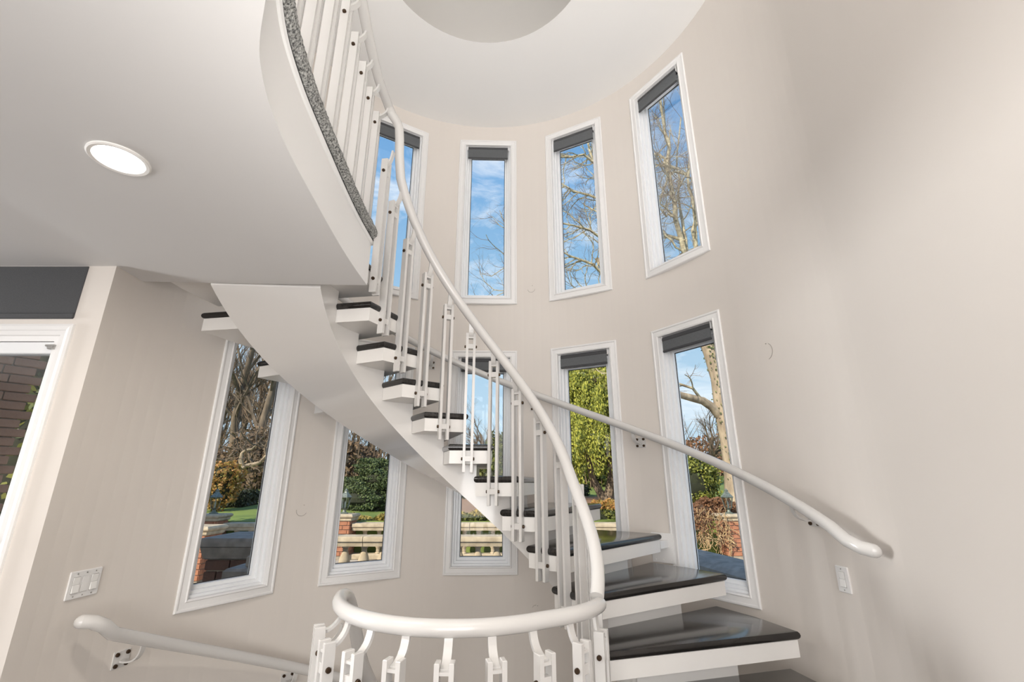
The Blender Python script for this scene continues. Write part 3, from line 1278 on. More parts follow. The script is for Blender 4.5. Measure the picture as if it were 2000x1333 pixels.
def gz(x, y):
    """height of the garden beyond the terrace; y measured from the viewer"""
    t = max(0.0, y - 12.6)
    return .55 + .055 * t - .0004 * t * t + .05 * sin(x * .7 + y * .4) + (.5 * min(1, max(0, (x - 2) / 20)))


mb = MB()
nx, ny = 60, 60
gx0, gx1 = -60, 60
vs, fs = [], []
for j in range(ny + 1):
    y = 12.5 + 70 * (j / ny) ** 1.6
    for i in range(nx + 1):
        x = lerp(gx0, gx1, i / nx)
        vs.append((x, CAM.y + y, gz(x, y)))
for j in range(ny):
    for i in range(nx):
        a = j * (nx + 1) + i
        fs.append((a, a + 1, a + nx + 2, a + nx + 1))
mb.add(vs, fs)
mb.box((0, CAM.y + 12.55, .1), (120, .1, .95))
tag(mb.build('lawn', M['lawn'], angle=60), 'green lawn rising beyond the terrace toward the woods', kind='structure')


def bed(x0, x1, y0, y1, name, label):
    mb = MB()
    n_ = 14
    vs, fs = [], []
    for j in range(n_ + 1):
        for i in range(n_ + 1):
            x, y = lerp(x0, x1, i / n_), lerp(y0, y1, j / n_)
            e = min(i, j, n_ - i, n_ - j)
            vs.append((x + RNG.normal(0, .08), CAM.y + y + RNG.normal(0, .08), gz(x, y) + (.03 + RNG.uniform(0, .05) if e > 0 else -.04)))
    for j in range(n_):
        for i in range(n_):
            a = j * (n_ + 1) + i
            fs.append((a, a + 1, a + n_ + 2, a + n_ + 1))
    mb.add(vs, fs)
    tag(mb.build(name, M['mulch']), label, 'mulch bed')


bed(-3.2, 7.5, 14.2, 20.5, 'mulch_bed', 'brown mulched bed below the conifer and middle window')
bed(-16, 2, 29, 40, 'mulch_bed.001', 'far strip of brown leaf litter at the edge of the woods')


# ---- stone balustrades
def baluster_mesh(h):
    w = .105
    prof = [(.60, 0), (.60, .06), (.42, .075), (.36, .10), (.50, .13), (.40, .16), (.46, .22), (.86, .38), (.98, .48), (.90, .60), (.62, .74), (.44, .84), (.52, .88), (.40, .90), (.62, .93), (.62, 1.0)]
    return MB().lathe((0, 0, 0), [(r * w, z * h) for r, z in prof], 12).mesh('baluster', angle=30)


def coping_prof(w, t):
    return [(-w, t * .15), (-w * .92, 0), (w * .92, 0), (w, t * .15), (w, t * .5), (w * .86, t * .62), (w * .80, t), (-w * .80, t), (-w * .86, t * .62), (-w, t * .5)]


def balustrade(name, x0, x1, y, ztop, zbase, label, seg=1.5, step=.35):
    root = tag(empty(name, ((x0 + x1) / 2, CAM.y + y, zbase)), label, 'balustrade')
    yy = 0
    t, w = .17, .20
    n_ = max(1, round((x1 - x0) / seg))
    for i in range(n_):
        a, b = lerp(x0, x1, i / n_) + .006 - (x0 + x1) / 2, lerp(x0, x1, (i + 1) / n_) - .006 - (x0 + x1) / 2
        mb = MB()
        pr = coping_prof(w, t)
        zt = ztop - zbase
        vs = [(x, p, zt - q) for x in (a, b) for p, q in pr]
        k = len(pr)
        mb.add(vs, [tuple(range(k)), tuple(range(2 * k - 1, k - 1, -1))] + [(j, j + k, (j + 1) % k + k, (j + 1) % k) for j in range(k)])
        mb.build('coping_stone', M['stone'], root)
    mb = MB()
    mb.box((0, 0, .06), (x1 - x0, .30, .12), bev=.015)
    mb.build('base_rail', M['stone'], root)
    h = ztop - t - zbase - .12 + .004
    me = baluster_mesh(h)
    m = int((x1 - x0) / step)
    for i in range(m):
        o = put('baluster', me, M['stone'], root)
        o.location = (-(m - 1) / 2 * step + i * step, 0, .118)
    return root


balustrade('stone_balustrade', -5.3, 3.05, 9.25, .570, Z_TER, 'nearer pale stone balustrade with vase balusters on the terrace')
balustrade('stone_balustrade.001', -6.85, -4.55, 12.2, .570, Z_TER, 'short sunlit length of far balustrade seen in the far left window')
balustrade('stone_balustrade.002', -3.70, 4.92, 12.2, .570, Z_TER, 'farther stone balustrade in front of the clipped hedge')


def brick_pier(name, x, y, w, ztop, zbase, label, bm, bh=.085, bl=.22, capm=None, cap_h=.16, over=.07):
    root = tag(empty(name, (x, CAM.y + y, zbase)), label, 'pier')
    H = ztop - zbase - cap_h
    mb = MB()
    mb.box((0, 0, H / 2), (w - .024, w - .024, H))
    mb.build('core', M['mortar'], root)
    rows = int(H / (bh + .012))
    me = {}
    for r in range(rows):
        z = H - (r + .5) * (bh + .012)
        for face in range(4):
            if face == 2:
                continue
            rot = Matrix.Rotation(face * pi / 2, 3, 'Z')
            L = w
            xs = [-L / 2]
            off = .5 if (r + face) % 2 else 1.0
            first = True
            while xs[-1] < L / 2 - .01:
                xs.append(min(L / 2, xs[-1] + bl * (off if first else 1)))
                first = False
            for a, b in zip(xs[:-1], xs[1:]):
                if b - a < .04:
                    continue
                c = rot @ Vector(((a + b) / 2, -w / 2 + .018, 0))
                key = (face % 2, round(b - a, 3))
                if key not in me:
                    me[key] = MB().box((0, 0, 0), (b - a - .012, .05, bh), None, .006).mesh('brick')
                o = put('brick', me[key], bm, root)
                o.location = (c.x, c.y, z)
                o.rotation_euler = (0, 0, face * pi / 2 + RNG.normal(0, .01))
    mb = MB()
    mb.box((0, 0, H + cap_h * .25), (w + over * .9, w + over * .9, cap_h * .5), None, .02)
    mb.box((0, 0, H + cap_h * .72), (w + over * 2, w + over * 2, cap_h * .56), None, .03)
    mb.build('cap_stone', capm or M['stone'], root)
    return root


def lantern(x, y, z, label):
    root = tag(empty('garden_lantern', (x, CAM.y + y, z)), label, 'lantern')
    mb = MB()
    mb.lathe((0, 0, 0), [(.10, 0), (.10, .02), (.05, .04), (.035, .09), (.05, .11), (.085, .13)], 12)
    mb.build('base', M['lantern'], root, angle=30)
    mb = MB()
    mb.lathe((0, 0, 0), [(.083, .13), (.135, .38)], 6)
    mb.build('glass', M['lampglass'], root, smooth=False)
    mb = MB()
    for i in range(6):
        q = 2 * pi * i / 6
        mb.tube([(.085 * cos(q), .085 * sin(q), .13), (.137 * cos(q), .137 * sin(q), .385)], .008, 5)
    mb.lathe((0, 0, 0), [(.14, .375), (.16, .385), (.15, .40)], 6)
    mb.build('cage', M['lantern'], root)
    mb = MB()
    mb.lathe((0, 0, 0), [(.165, .395), (.12, .44), (.06, .50), (.045, .53), (.05, .55), (.02, .58), (.005, .60)], 6)
    mb.build('hood', M['lantern'], root, smooth=False)
    mb = MB()
    mb.lathe((0, 0, 0), [(.018, .13), (.018, .26), (.004, .30)], 8)
    mb.build('candle', M['plastic'], root)


for (u, lab) in ((417, 'in the far left window'), (672, 'at the left edge of the second lower window'), (1424, 'entwined with dry vines in the lower right window')):
    p = at(u, 1004, 12.2)
    brick_pier('brick_pier', p.x, 12.2, .50, p.z, Z_TER, 'brick pier with stone cap ' + lab, M['brick'])
    lantern(p.x, 12.2, p.z, 'weathered bronze lantern on the brick pier ' + lab)
p = at(400, 1027, 9.6)
brick_pier('brick_pier', p.x - .05, 9.6, .52, p.z, Z_TER, 'lower brick pier with stone cap behind the near wall in the far left window', M['brick'], capm=M['stone'])

# near brick wall with coping outside the far left window
p = at(410, 1051, 5.0)
root = tag(empty('garden_wall', (p.x, p.y, Z_TER)), 'shaded brown brick garden wall with grey coping close outside the far left window', 'wall')
H = p.z - Z_TER - .20
mb = MB()
mb.box((.40, .30, H / 2), (.78, .56, H))
mb.build('core', M['mortar'], root)
bm1 = MB().box((0, 0, 0), (.235, .06, .088), None, .006).mesh('brick')
bm2 = MB().box((0, 0, 0), (.115, .06, .088), None, .006).mesh('brick')
for r in range(int(H / .103)):
    z = H - (r + .5) * .103
    x = .0
    first = True
    while x < .72:
        if r % 2 and first:
            o = put('brick', bm2, M['brickd'], root)
            o.location = (x + .0625, .022, z)
            x += .128
        else:
            o = put('brick', bm1, M['brickd'], root)
            o.location = (x + .1225, .022, z)
            x += .248
        first = False
    for j in range(2):
        o = put('brick', bm1, M['brickd'], root)
        o.location = (.018, .16 + j * .25 + (.06 if r % 2 else 0), z)
        o.rotation_euler = (0, 0, pi / 2)
mb = MB()
pr = [(-.06, .0), (-.075, .03), (-.075, .075), (-.05, .085), (-.045, .11), (-.02, .19), (.0, .20)]
vs, fs = [], []
for o_, d in pr:
    vs += [(o_, o_, H + .20 - d), (.80 - o_, o_, H + .20 - d), (.80 - o_, .58 - o_, H + .20 - d), (o_, .58 - o_, H + .20 - d)]
for k in range(len(pr) - 1):
    for j in range(4):
        a, b = k * 4 + j, k * 4 + (j + 1) % 4
        fs.append((a, a + 4, b + 4, b))
fs.append((0, 1, 2, 3))
mb.add(vs, fs)
mb.build('coping_stone', M['stonegrey'], root)
p2 = at(455, 1112, 4.3)
st = tag(empty('stone_step', (p2.x + .22, p2.y + .2, Z_TER)), 'grey stone step block against the near garden wall', 'step')
hh = p2.z - Z_TER
mb = MB()
mb.box((0, 0, hh / 2), (.60, .42, hh), bev=.02)
mb.build('riser_block', M['stonegrey'], st)
mb = MB()
mb.box((.08, .02, hh + .05), (.44, .36, .10), bev=.015)
mb.build('top_slab', M['stonegrey'], st)

# near grey-coped wall outside the lower right window
a, b = at(1350, 1070, 6.6), at(1500, 1104, 5.2)
zt = a.z
dirv = Vector((b.x - a.x, b.y - a.y, 0))
L = dirv.length + .5
rz = atan2(dirv.y, dirv.x)
root = tag(empty('garden_wall', (a.x, a.y, Z_TER), rz), 'shaded low wall with slate grey coping close outside the lower right window', 'wall')
H = zt - Z_TER
sgn = -1
mb = MB()
mb.box((L / 2 - .25, -.24, (H - .2) / 2), (L, .34, H - .2))
mb.build('core', M['mortar'], root)
for r in range(int((H - .2) / .103)):
    for j in range(int(L / .25)):
        for yy in (-.40,):
            o = put('brick', bm1, M['brickd'], root)
            o.location = (-.12 + j * .247 + (.12 if r % 2 else 0), yy, H - .2 - (r + .5) * .103)
mb = MB()
prf = [(.0, .0), (.02, .03), (.02, .07), (-.03, .08), (-.04, .2), (-.44, .2), (-.45, .14), (-.48, .13), (-.48, .06), (-.44, .035), (-.36, .0)]
k = len(prf)
vs = [(x, y, H - z) for x in (-.3, L - .2) for y, z in prf]
mb.add(vs, [tuple(range(k)), tuple(range(2 * k - 1, k - 1, -1))] + [(j, j + k, (j + 1) % k + k, (j + 1) % k) for j in range(k)])
mb.build('coping_stone', M['stonegrey'], root)

# brick wing of the house seen through the glazed door
a = at(48, 800, 4.75)
d = Vector((-.62, -.78, 0)).normalized()
root = tag(empty('brick_wing', (a.x, a.y, Z_TER), atan2(d.y, d.x)), 'red brick corner of the house seen through the glazed door', 'wall')
mb = MB()
mb.box((1.25, -.25, 2.6), (2.45, .44, 5.2))
mb.build('core', M['mortar'], root)
bw = MB().box((0, 0, 0), (.232, .06, .078), None, .006).mesh('brick')
cnt = 0
for r in range(40):
    z = 4.4 - r * .090
    for j in range(7):
        o = put('brick', bw, M['bricklift'], root)
        o.location = (.12 + j * .243 + (.0 if r % 2 else -.06), -.008 , z)
tagp = None


# ---- plants
def leaves(mb_v, pts, nrm, size, asp=1.0, jit=1.0, droop=False):
    """append one small quad per point; returns the list of faces"""
    n_ = len(pts)
    a = RNG.normal(size=(n_, 3)) * jit + nrm
    if droop:
        a[:, 2] *= .25
    a /= np.linalg.norm(a, axis=1)[:, None] + 1e-9
    if droop:
        t = np.tile(np.array([0, 0, 1.0]), (n_, 1)) + RNG.normal(size=(n_, 3)) * .35
    else:
        t = RNG.normal(size=(n_, 3))
    u = np.cross(a, t)
    u /= np.linalg.norm(u, axis=1)[:, None] + 1e-9
    w = np.cross(u, a)
    s = size * RNG.uniform(.6, 1.35, (n_, 1))
    q = np.stack([pts - u * s - w * s * asp, pts + u * s - w * s * asp * .2, pts + u * s * .2 + w * s * asp, pts - u * s + w * s * asp * .4], 1)
    return q.reshape(-1, 3)


def leaf_mesh(name, V):
    n_ = len(V) // 4
    me = bpy.data.meshes.new(name)
    me.vertices.add(len(V))
    me.vertices.foreach_set('co', V.astype(np.float32).ravel())
    me.loops.add(n_ * 4)
    me.loops.foreach_set('vertex_index', np.arange(n_ * 4, dtype=np.int32))
    me.polygons.add(n_)
    me.polygons.foreach_set('loop_start', np.arange(0, n_ * 4, 4, dtype=np.int32))
    me.update(calc_edges=True)
    me.validate()
    return me


def blob_points(c, r, n_, shell=.75):
    d = RNG.normal(size=(n_, 3))
    d /= np.linalg.norm(d, axis=1)[:, None]
    rad = (shell + (1 - shell) * RNG.random((n_, 1))) * (1 + .18 * np.sin(d[:, :1] * 5 + d[:, 1:2] * 7) + .1 * np.sin(d[:, 2:3] * 11))
    return np.array(c) + d * np.array(r) * rad, d


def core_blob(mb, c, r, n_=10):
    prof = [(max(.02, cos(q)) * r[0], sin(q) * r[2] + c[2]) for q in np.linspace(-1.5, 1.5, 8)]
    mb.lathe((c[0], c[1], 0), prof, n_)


def foliage_plant(name, loc, blobs, m, label, cat, size, per, stems=(), core=None, asp=1.2, group=None, droop=False):
    """plant of leafy masses; stems: list of (points, radii)"""
    root = tag(empty(name, loc), label, cat, group)
    Vs = []
    mbc = MB()
    for c, r in blobs:
        p, d = blob_points(c, r, int(per * (r[0] * r[2] + r[0] * r[1]) * 4))
        Vs.append(leaves(None, p, d * .8, size, asp, droop=droop))
        core_blob(mbc, c, [x * .72 for x in r])
    f = put('foliage', leaf_mesh('foliage', np.concatenate(Vs)), m, root)
    f['kind'] = 'stuff'
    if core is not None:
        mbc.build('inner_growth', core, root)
    if stems:
        mb = MB()
        for pts, rad in stems:
            mb.tube(pts, rad, 7)
        mb.build('trunk', M['barkd'], root)
    return root


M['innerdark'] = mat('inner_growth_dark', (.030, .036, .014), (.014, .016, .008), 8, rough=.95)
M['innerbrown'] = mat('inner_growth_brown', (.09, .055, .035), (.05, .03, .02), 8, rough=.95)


def hedge(name, x0, x1, y0, y1, z0, z1, m, label, size, n_, top=None, core=None, wav=.05):
    root = tag(empty(name, ((x0 + x1) / 2, CAM.y + (y0 + y1) / 2, z0)), label, 'hedge')
    w, d, h = x1 - x0, y1 - y0, z1 - z0
    f = RNG.random(n_)
    P_ = np.zeros((n_, 3))
    Nn = np.zeros((n_, 3))
    af, at_, asd = w * h, w * d, d * h
    tot = af + at_ + 2 * asd
    a = f < af / tot
    b = (~a) & (f < (af + at_) / tot)
    c = ~(a | b)
    P_[:, 0] = RNG.uniform(-w / 2, w / 2, n_)
    P_[:, 1] = RNG.uniform(-d / 2, d / 2, n_)
    P_[:, 2] = RNG.uniform(0, h, n_)
    P_[a, 1] = -d / 2
    Nn[a] = (0, -1, .2)
    P_[b, 2] = h
    Nn[b] = (0, 0, 1)
    sg = np.where(RNG.random(c.sum()) < .5, -1, 1)
    P_[c, 0] = sg * w / 2
    Nn[c, 0] = sg
    P_ += RNG.normal(0, .025, (n_, 3))
    P_[:, 2] += wav * np.sin(P_[:, 0] * 5) * (P_[:, 2] / h) + wav * .6 * np.sin(P_[:, 0] * 13 + 1)
    P_[:, 1] += wav * np.sin(P_[:, 0] * 7 + P_[:, 2] * 6)
    q = leaves(None, P_, Nn * .9, size, 1.2)
    if top is not None:
        isb = np.repeat(P_[:, 2] > h * .86, 4)
        t_ = put('foliage', leaf_mesh('foliage', q[isb]), top, root)
        t_['kind'] = 'stuff'
        q = q[~isb]
    o = put('foliage', leaf_mesh('foliage', q), m, root)
    o['kind'] = 'stuff'
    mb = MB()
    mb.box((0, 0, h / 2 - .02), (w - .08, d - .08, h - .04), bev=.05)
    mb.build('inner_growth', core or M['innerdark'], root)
    return root


# hedges and low planting just behind the farther balustrade
zt = at(935, 1004, 12.9).z
hedge('clipped_hedge', -2.25, .75, 12.75, 13.5, .50, zt, M['hedge'], 'clipped green hedge with golden top seen in the lower middle window', .035, 6500, top=M['hedgey'])
zt = at(1180, 990, 12.9).z
hedge('clipped_hedge', 1.55, 3.35, 12.75, 13.7, .50, zt, M['hedge'], 'green hedge with bronze orange top seen in the conifer window', .035, 5200, top=M['orange'], wav=.09)
zt = at(715, 1013, 12.9).z
hedge('clipped_hedge', -4.15, -2.5, 12.75, 13.5, .45, zt, M['hedgey'], 'low golden groundcover seen in the second lower window', .03, 3800, core=M['innerbrown'])
zt = at(1380, 983, 13.0).z
hedge('clipped_hedge', 4.1, 6.6, 12.75, 13.4, .45, zt, M['dry'], 'rust brown winter hedge behind the vine-covered balustrade', .035, 6500, core=M['innerbrown'], wav=.07)
pa = at(425, 1010, 16.5)
pb = at(492, 970, 16.5)
hedge('clipped_hedge', pa.x, pb.x, 16.0, 17.0, gz(-10, 16.5) - .1, gz(-10, 16.5) + .42, M['boxwood'], 'low dark box hedge on the lawn in the far left window', .04, 3500)

# dry vines over the balustrade in the lower right window
root = tag(empty('dry_vine', (5.0, CAM.y + 11.85, Z_TER)), 'tangle of dry straw-coloured vines over the balustrade in the lower right window', 'vine')
mb = MB()
p0 = at(1352, 1000, 11.9)
p1 = at(1420, 1000, 11.9)
M['straw'] = mat('straw_vine', (.55, .40, .22), (.32, .2, .10), 12, rough=.9)
for i in range(105):
    x = RNG.uniform(p0.x - .15, p1.x - .02)
    z = RNG.uniform(.25, .95)
    pts = []
    a = RNG.uniform(-1.0, 1.0)
    for k in range(6):
        pts.append((x - 5.0, RNG.normal(0, .05), z - Z_TER))
        x += sin(a) * .07 + RNG.normal(0, .03)
        z -= abs(cos(a)) * .10 + RNG.normal(0, .03)
        a += RNG.normal(0, .4)
    mb.tube(pts, RNG.uniform(.004, .011), 4)
o = mb.build('stems', M['straw'], root)
o['kind'] = 'stuff'
q, dn = blob_points((p0.x + .15 - 5.0, 0, .85), (.55, .15, .35), 700, .2)
o = put('foliage', leaf_mesh('foliage', leaves(None, q, dn * .2, .022, 1.2)), M['dry'], root)
o['kind'] = 'stuff'


# ---- trees
class Tree:
    def __init__(self, seed):
        self.r = np.random.default_rng(seed)
        self.trunk, self.limb, self.twig = MB(), MB(), MB()

    def branch(self, p, d, L, r, lvl, maxlvl, wob=.22, kids=5, up=.08, taper=.55, spread=.9, first=.3, ratio=.62):
        rg_ = self.r
        nseg = max(3, min(8, int(L / (.35 if lvl < 2 else .22)) + 2)) if lvl < maxlvl else 4
        pts, rad, dirs = [p.copy()], [r], [d.copy()]
        for i in range(nseg):
            d = (d + Vector(rg_.normal(0, wob, 3)) + Vector((0, 0, up))).normalized()
            p = p + d * (L / nseg)
            pts.append(p.copy())
            dirs.append(d.copy())
            rad.append(r * lerp(1, taper if lvl < maxlvl else .3, (i + 1) / nseg))
        tgt = self.trunk if lvl == 0 else (self.limb if r > .012 else self.twig)
        tgt.tube(pts, rad, 8 if lvl == 0 else (5 if r > .02 else 3), cap=False)
        if lvl >= maxlvl:
            return
        for c in range(kids):
            f = lerp(first, 1.0, (c + rg_.random() * .8) / kids)
            i = min(nseg, max(1, int(f * nseg + .5)))
            ax = Vector(rg_.normal(0, 1, 3))
            ax = (ax - dirs[i] * ax.dot(dirs[i])).normalized()
            nd = (dirs[i] + ax * spread * rg_.uniform(.6, 1.25)).normalized()
            self.branch(pts[i], nd, L * ratio * rg_.uniform(.65, 1.2), rad[i] * rg_.uniform(.45, .68), lvl + 1, maxlvl, wob * 1.1, kids, up, taper, spread, .2, ratio)

    def build(self, name, loc, label, cat='tree', group=None, mt='bark', ml='limb', mw='twig'):
        root = tag(empty(name, loc), label, cat, group)
        if self.trunk.f:
            self.trunk.build('trunk', M[mt], root, angle=60)
        if self.limb.f:
            self.limb.build('limbs', M[ml], root, angle=60)['kind'] = 'stuff'
        if self.twig.f:
            self.twig.build('twigs', M[mw], root, angle=60)['kind'] = 'stuff'
        return root


# big ivy-clad tree right of the tower
BY = 14.2
base = at(1438, 985, BY)
base.z = gz(base.x, BY) - .1
T = Tree(11)
path = [(1438, 990), (1434, 930), (1424, 860), (1412, 800), (1404, 740), (1388, 690), (1372, 650), (1362, 600), (1352, 540)]
rad = [.34, .28, .26, .25, .24, .22, .21, .20, .18]
tp_ = [at(u, v, BY) - base for u, v in path]
tp_[0].z = 0
T.trunk.tube(tp_, rad, 12, cap=False)
# low left limb seen in the lower right window
l1 = [at(1405, 812, BY) - base, at(1390, 795, BY - .1) - base, at(1372, 783, BY - .25) - base, at(1352, 778, BY - .4) - base, at(1330, 772, BY - .6) - base, at(1290, 758, BY - .9) - base]
T.trunk.tube(l1, [.15, .13, .12, .11, .10, .07], 9, cap=False)
l2 = [at(1376, 664, BY) - base, at(1362, 664, BY - .1) - base, at(1345, 668, BY - .2) - base, at(1320, 655, BY - .3) - base]
T.trunk.tube(l2, [.11, .10, .08, .06], 8, cap=False)
for (p_, d_) in ((l1[-1], Vector((-1, -.1, .25))), (l1[2], Vector((-.6, -.3, .6))), (l2[-1], Vector((-.8, 0, .5))), (l2[2], Vector((-.5, .2, .9)))):
    T.branch(p_, d_.normalized(), 1.7, .05, 1, 4, .25, 4, .05)
# crown: forked pale limbs
crown = [((1352, 540), (1322, 430), (1306, 330), (1300, 255), (1285, 150), 0, .19),
         ((1352, 540), (1338, 470), (1330, 400), (1322, 330), (1330, 230), .6, .13),
         ((1358, 560), (1356, 470), (1352, 400), (1344, 330), (1350, 180), -.6, .15),
         ((1310, 350), (1290, 310), (1268, 290), (1235, 265), (1205, 240), .3, .10),
         ((1345, 345), (1312, 330), (1290, 322), (1262, 330), (1215, 320), -.3, .10),
         ((1362, 600), (1420, 520), (1470, 430), (1520, 340), (1560, 240), .2, .16),
         ((1338, 470), (1285, 450), (1240, 430), (1190, 420), (1140, 400), .8, .11),
         ((1322, 430), (1290, 412), (1262, 395), (1225, 392), (1180, 360), -.8, .08)]
for cpt in crown:
    pts = []
    for i, (u, v) in enumerate(cpt[:5]):
        pts.append(at(u, v, BY + cpt[5] * i / 2) - base)
    # smooth through the points with a little wander
    fine = []
    for i in range(len(pts) - 1):
        p0, p1, p2, p3 = pts[max(i - 1, 0)], pts[i], pts[i + 1], pts[min(i + 2, len(pts) - 1)]
        for k in range(4):
            t = k / 4
            v = .5 * ((2 * p1) + (p2 - p0) * t + (2 * p0 - 5 * p1 + 4 * p2 - p3) * t * t + (-p0 + 3 * p1 - 3 * p2 + p3) * t ** 3)
            fine.append(v + Vector(T.r.normal(0, .05, 3)))
    fine.append(pts[-1])
    rs = [lerp(cpt[6], cpt[6] * .35, i / (len(fine) - 1)) * .56 for i in range(len(fine))]
    T.limb.tube(fine, rs, 7, cap=False)
    for i in range(2, len(fine)):
        dd = (fine[i] - fine[i - 1]).normalized()
        ax = Vector(T.r.normal(0, 1, 3))
        ax = (ax - dd * ax.dot(dd)).normalized()
        T.branch(fine[i], (dd * .5 + ax).normalized(), T.r.uniform(1.3, 2.4), rs[i] * .42, 1, 4, .26, 4, .05, .5, .9, .2, .6)
T.build('ivy_clad_tree', base, 'tall pale-barked tree with an ivy-clad trunk and spreading bare limbs at right')
# ivy on its trunk: a plant of its own climbing the tree
ivy = tag(empty('ivy_vine', base), 'green ivy climbing the trunk of the tall pale-barked tree', 'vine')
q = []
nn_ = []
for i in range(4200):
    f = RNG.beta(1.3, 1.6) * (len(tp_) - 2)
    k = int(f)
    c = lerp(tp_[k], tp_[k + 1], f - k)
    r_ = lerp(rad[k], rad[k + 1], f - k) + .03
    a = RNG.normal(.2, .9)
    q.append((c.x + r_ * cos(a), c.y + r_ * sin(a) * (-1 if RNG.random() < .6 else 1), c.z))
    nn_.append((cos(a), -abs(sin(a)), .2))
put('foliage', leaf_mesh('foliage', leaves(None, np.array(q), np.array(nn_), .026, 1.0, .5)), M['ivy'], ivy)['kind'] = 'stuff'

# second bare tree, fine crown filling the window with twigs
BY2 = 19.0
b2 = at(1258, 985, BY2)
b2.z = gz(b2.x, BY2) - .1
T = Tree(23)
t2 = [(1258, 990), (1256, 850), (1250, 720), (1240, 640), (1228, 580), (1190, 545), (1165, 505)]
pts = [at(u, v, BY2) - b2 for u, v in t2]
pts[0].z = 0
T.trunk.tube(pts, [.30, .26, .22, .20, .17, .12, .09], 9, cap=False)
limbs2 = [((1228, 580), (1215, 500), (1200, 420), (1190, 330), (1180, 250)), ((1190, 545), (1160, 520), (1135, 505), (1110, 500), (1080, 480)),
          ((1200, 420), (1175, 390), (1150, 380), (1120, 380), (1090, 360)), ((1190, 340), (1165, 320), (1140, 300), (1115, 300), (1085, 310)),
          ((1215, 500), (1180, 470), (1150, 450), (1120, 440), (1070, 430)), ((1228, 580), (1260, 500), (1280, 420), (1300, 350), (1310, 250)),
          ((1228, 590), (1195, 585), (1160, 575), (1120, 570), (1060, 560)), ((1195, 370), (1170, 340), (1155, 300), (1145, 270), (1130, 220))]
for cpt in limbs2:
    dy = T.r.uniform(-1.2, 1.2)
    pts = [at(u, v, BY2 + dy * i / 3) - b2 + Vector(T.r.normal(0, .05, 3)) for i, (u, v) in enumerate(cpt)]
    rs = [lerp(.085, .035, i / 4) for i in range(5)]
    T.limb.tube(pts, rs, 6, cap=False)
    for i in range(1, 5):
        for rep in range(3):
            dd = (pts[i] - pts[i - 1]).normalized()
            ax = Vector(T.r.normal(0, 1, 3))
            ax = (ax - dd * ax.dot(dd)).normalized()
            T.branch(lerp(pts[i - 1], pts[i], T.r.random()), (dd * .6 + ax * .9).normalized(), T.r.uniform(1.2, 2.2), .030, 2, 4, .24, 4, .06, .5, .9, .15, .62)
for (u, v, dx) in ((1085, 380, -1), (1070, 440, -1), (1055, 560, -1), (1060, 500, -1), (1010, 575, -1), (1020, 470, -.9), (1015, 520, -1)):
    T.branch(at(u, v, BY2) - b2, Vector((dx, .1, .45)).normalized(), 2.2, .028, 2, 4, .2, 4, .04, .5, .8, .15, .6)
# a long limb reaching left across the plain sky window
for pp in (((1060, 560), (1030, 560), (1000, 565), (965, 580), (935, 590)), ((1060, 500), (1020, 500), (990, 520), (960, 540), (940, 535)), ((1070, 440), (1035, 450), (1000, 455), (975, 440), (962, 425))):
    pts = [at(u, v, BY2) - b2 for u, v in pp]
    T.limb.tube(pts, [.035, .03, .025, .018, .010], 5, cap=False)
    for i in (2, 3, 4):
        for rep in range(2):
            T.branch(pts[i], Vector((-.6 + T.r.normal(0, .3), T.r.normal(0, .3), .6)).normalized(), T.r.uniform(.7, 1.2), .012, 3, 4, .2, 4, .05, .4, .7, .15, .6)
T.build('fine_twigged_tree', b2, 'bare tree with a fine twiggy crown filling the upper window second from right')

# weeping conifer
WY = 18.0
bw_ = at(1180, 984, WY)
bw_.z = gz(bw_.x, WY) - .05
root = tag(empty('weeping_conifer', bw_), 'big weeping yellow-green conifer with a forked dark trunk', 'tree')
mb = MB()
f1 = [Vector((0, 0, 0)), Vector((-.12, 0, .35)), Vector((-.38, 0, .85)), Vector((-.5, 0, 1.8)), Vector((-.45, 0, 4.0))]
f2 = [Vector((.05, 0, 0)), Vector((.22, 0, .4)), Vector((.36, .05, .95)), Vector((.42, .1, 2.0)), Vector((.2, .1, 4.8))]
mb.tube(f1, [.20, .15, .13, .12, .05], 9, cap=False)
mb.tube(f2, [.22, .18, .16, .13, .05], 9, cap=False)
mb.build('trunk', M['barkd'], root)
pts_, nrm_ = [], []
top = at(1170, 700, WY).z - bw_.z
bmb = MB()
strands = 430
for i in range(strands):
    h = RNG.uniform(.12, 1.0) ** .9
    z = lerp(1.2, top, h)
    Rr = lerp(2.5, .9, h) * sqrt(RNG.uniform(.12, 1.0))
    a = RNG.uniform(0, 2 * pi)
    cx_, cy_ = Rr * cos(a) - .15, Rr * sin(a) * .8
    dl = RNG.uniform(.5, 1.5)
    m_ = 130
    t = RNG.random(m_)
    clx = cx_ + RNG.normal(0, .02) + t * .22 * cos(a) + RNG.normal(0, .09, m_)
    cly = cy_ + t * .22 * sin(a) + RNG.normal(0, .10, m_)
    clz = z - t * t * dl - t * .2 + RNG.normal(0, .06, m_)
    ok = clz > .62 + .35 * (np.abs(clx) < .6)
    pts_.append(np.stack([clx, cly, clz], 1)[ok])
    nrm_.append(np.tile([cos(a), sin(a), .3], (ok.sum(), 1)))
    if i % 6 == 0:
        bmb.tube([(-.1, .05, max(.9, z - .6)), (cx_ * .5, cy_ * .5, z - .1), (cx_, cy_, z), (cx_ * 1.08, cy_ * 1.08, z - .4)], [.03, .022, .014, .006], 4, cap=False)
bmb.build('branches', M['barkd'], root)['kind'] = 'stuff'
V = leaves(None, np.concatenate(pts_), np.concatenate(nrm_), .021, 2.4, .8, droop=True)
put('foliage', leaf_mesh('foliage', V), M['conifer'], root)['kind'] = 'stuff'

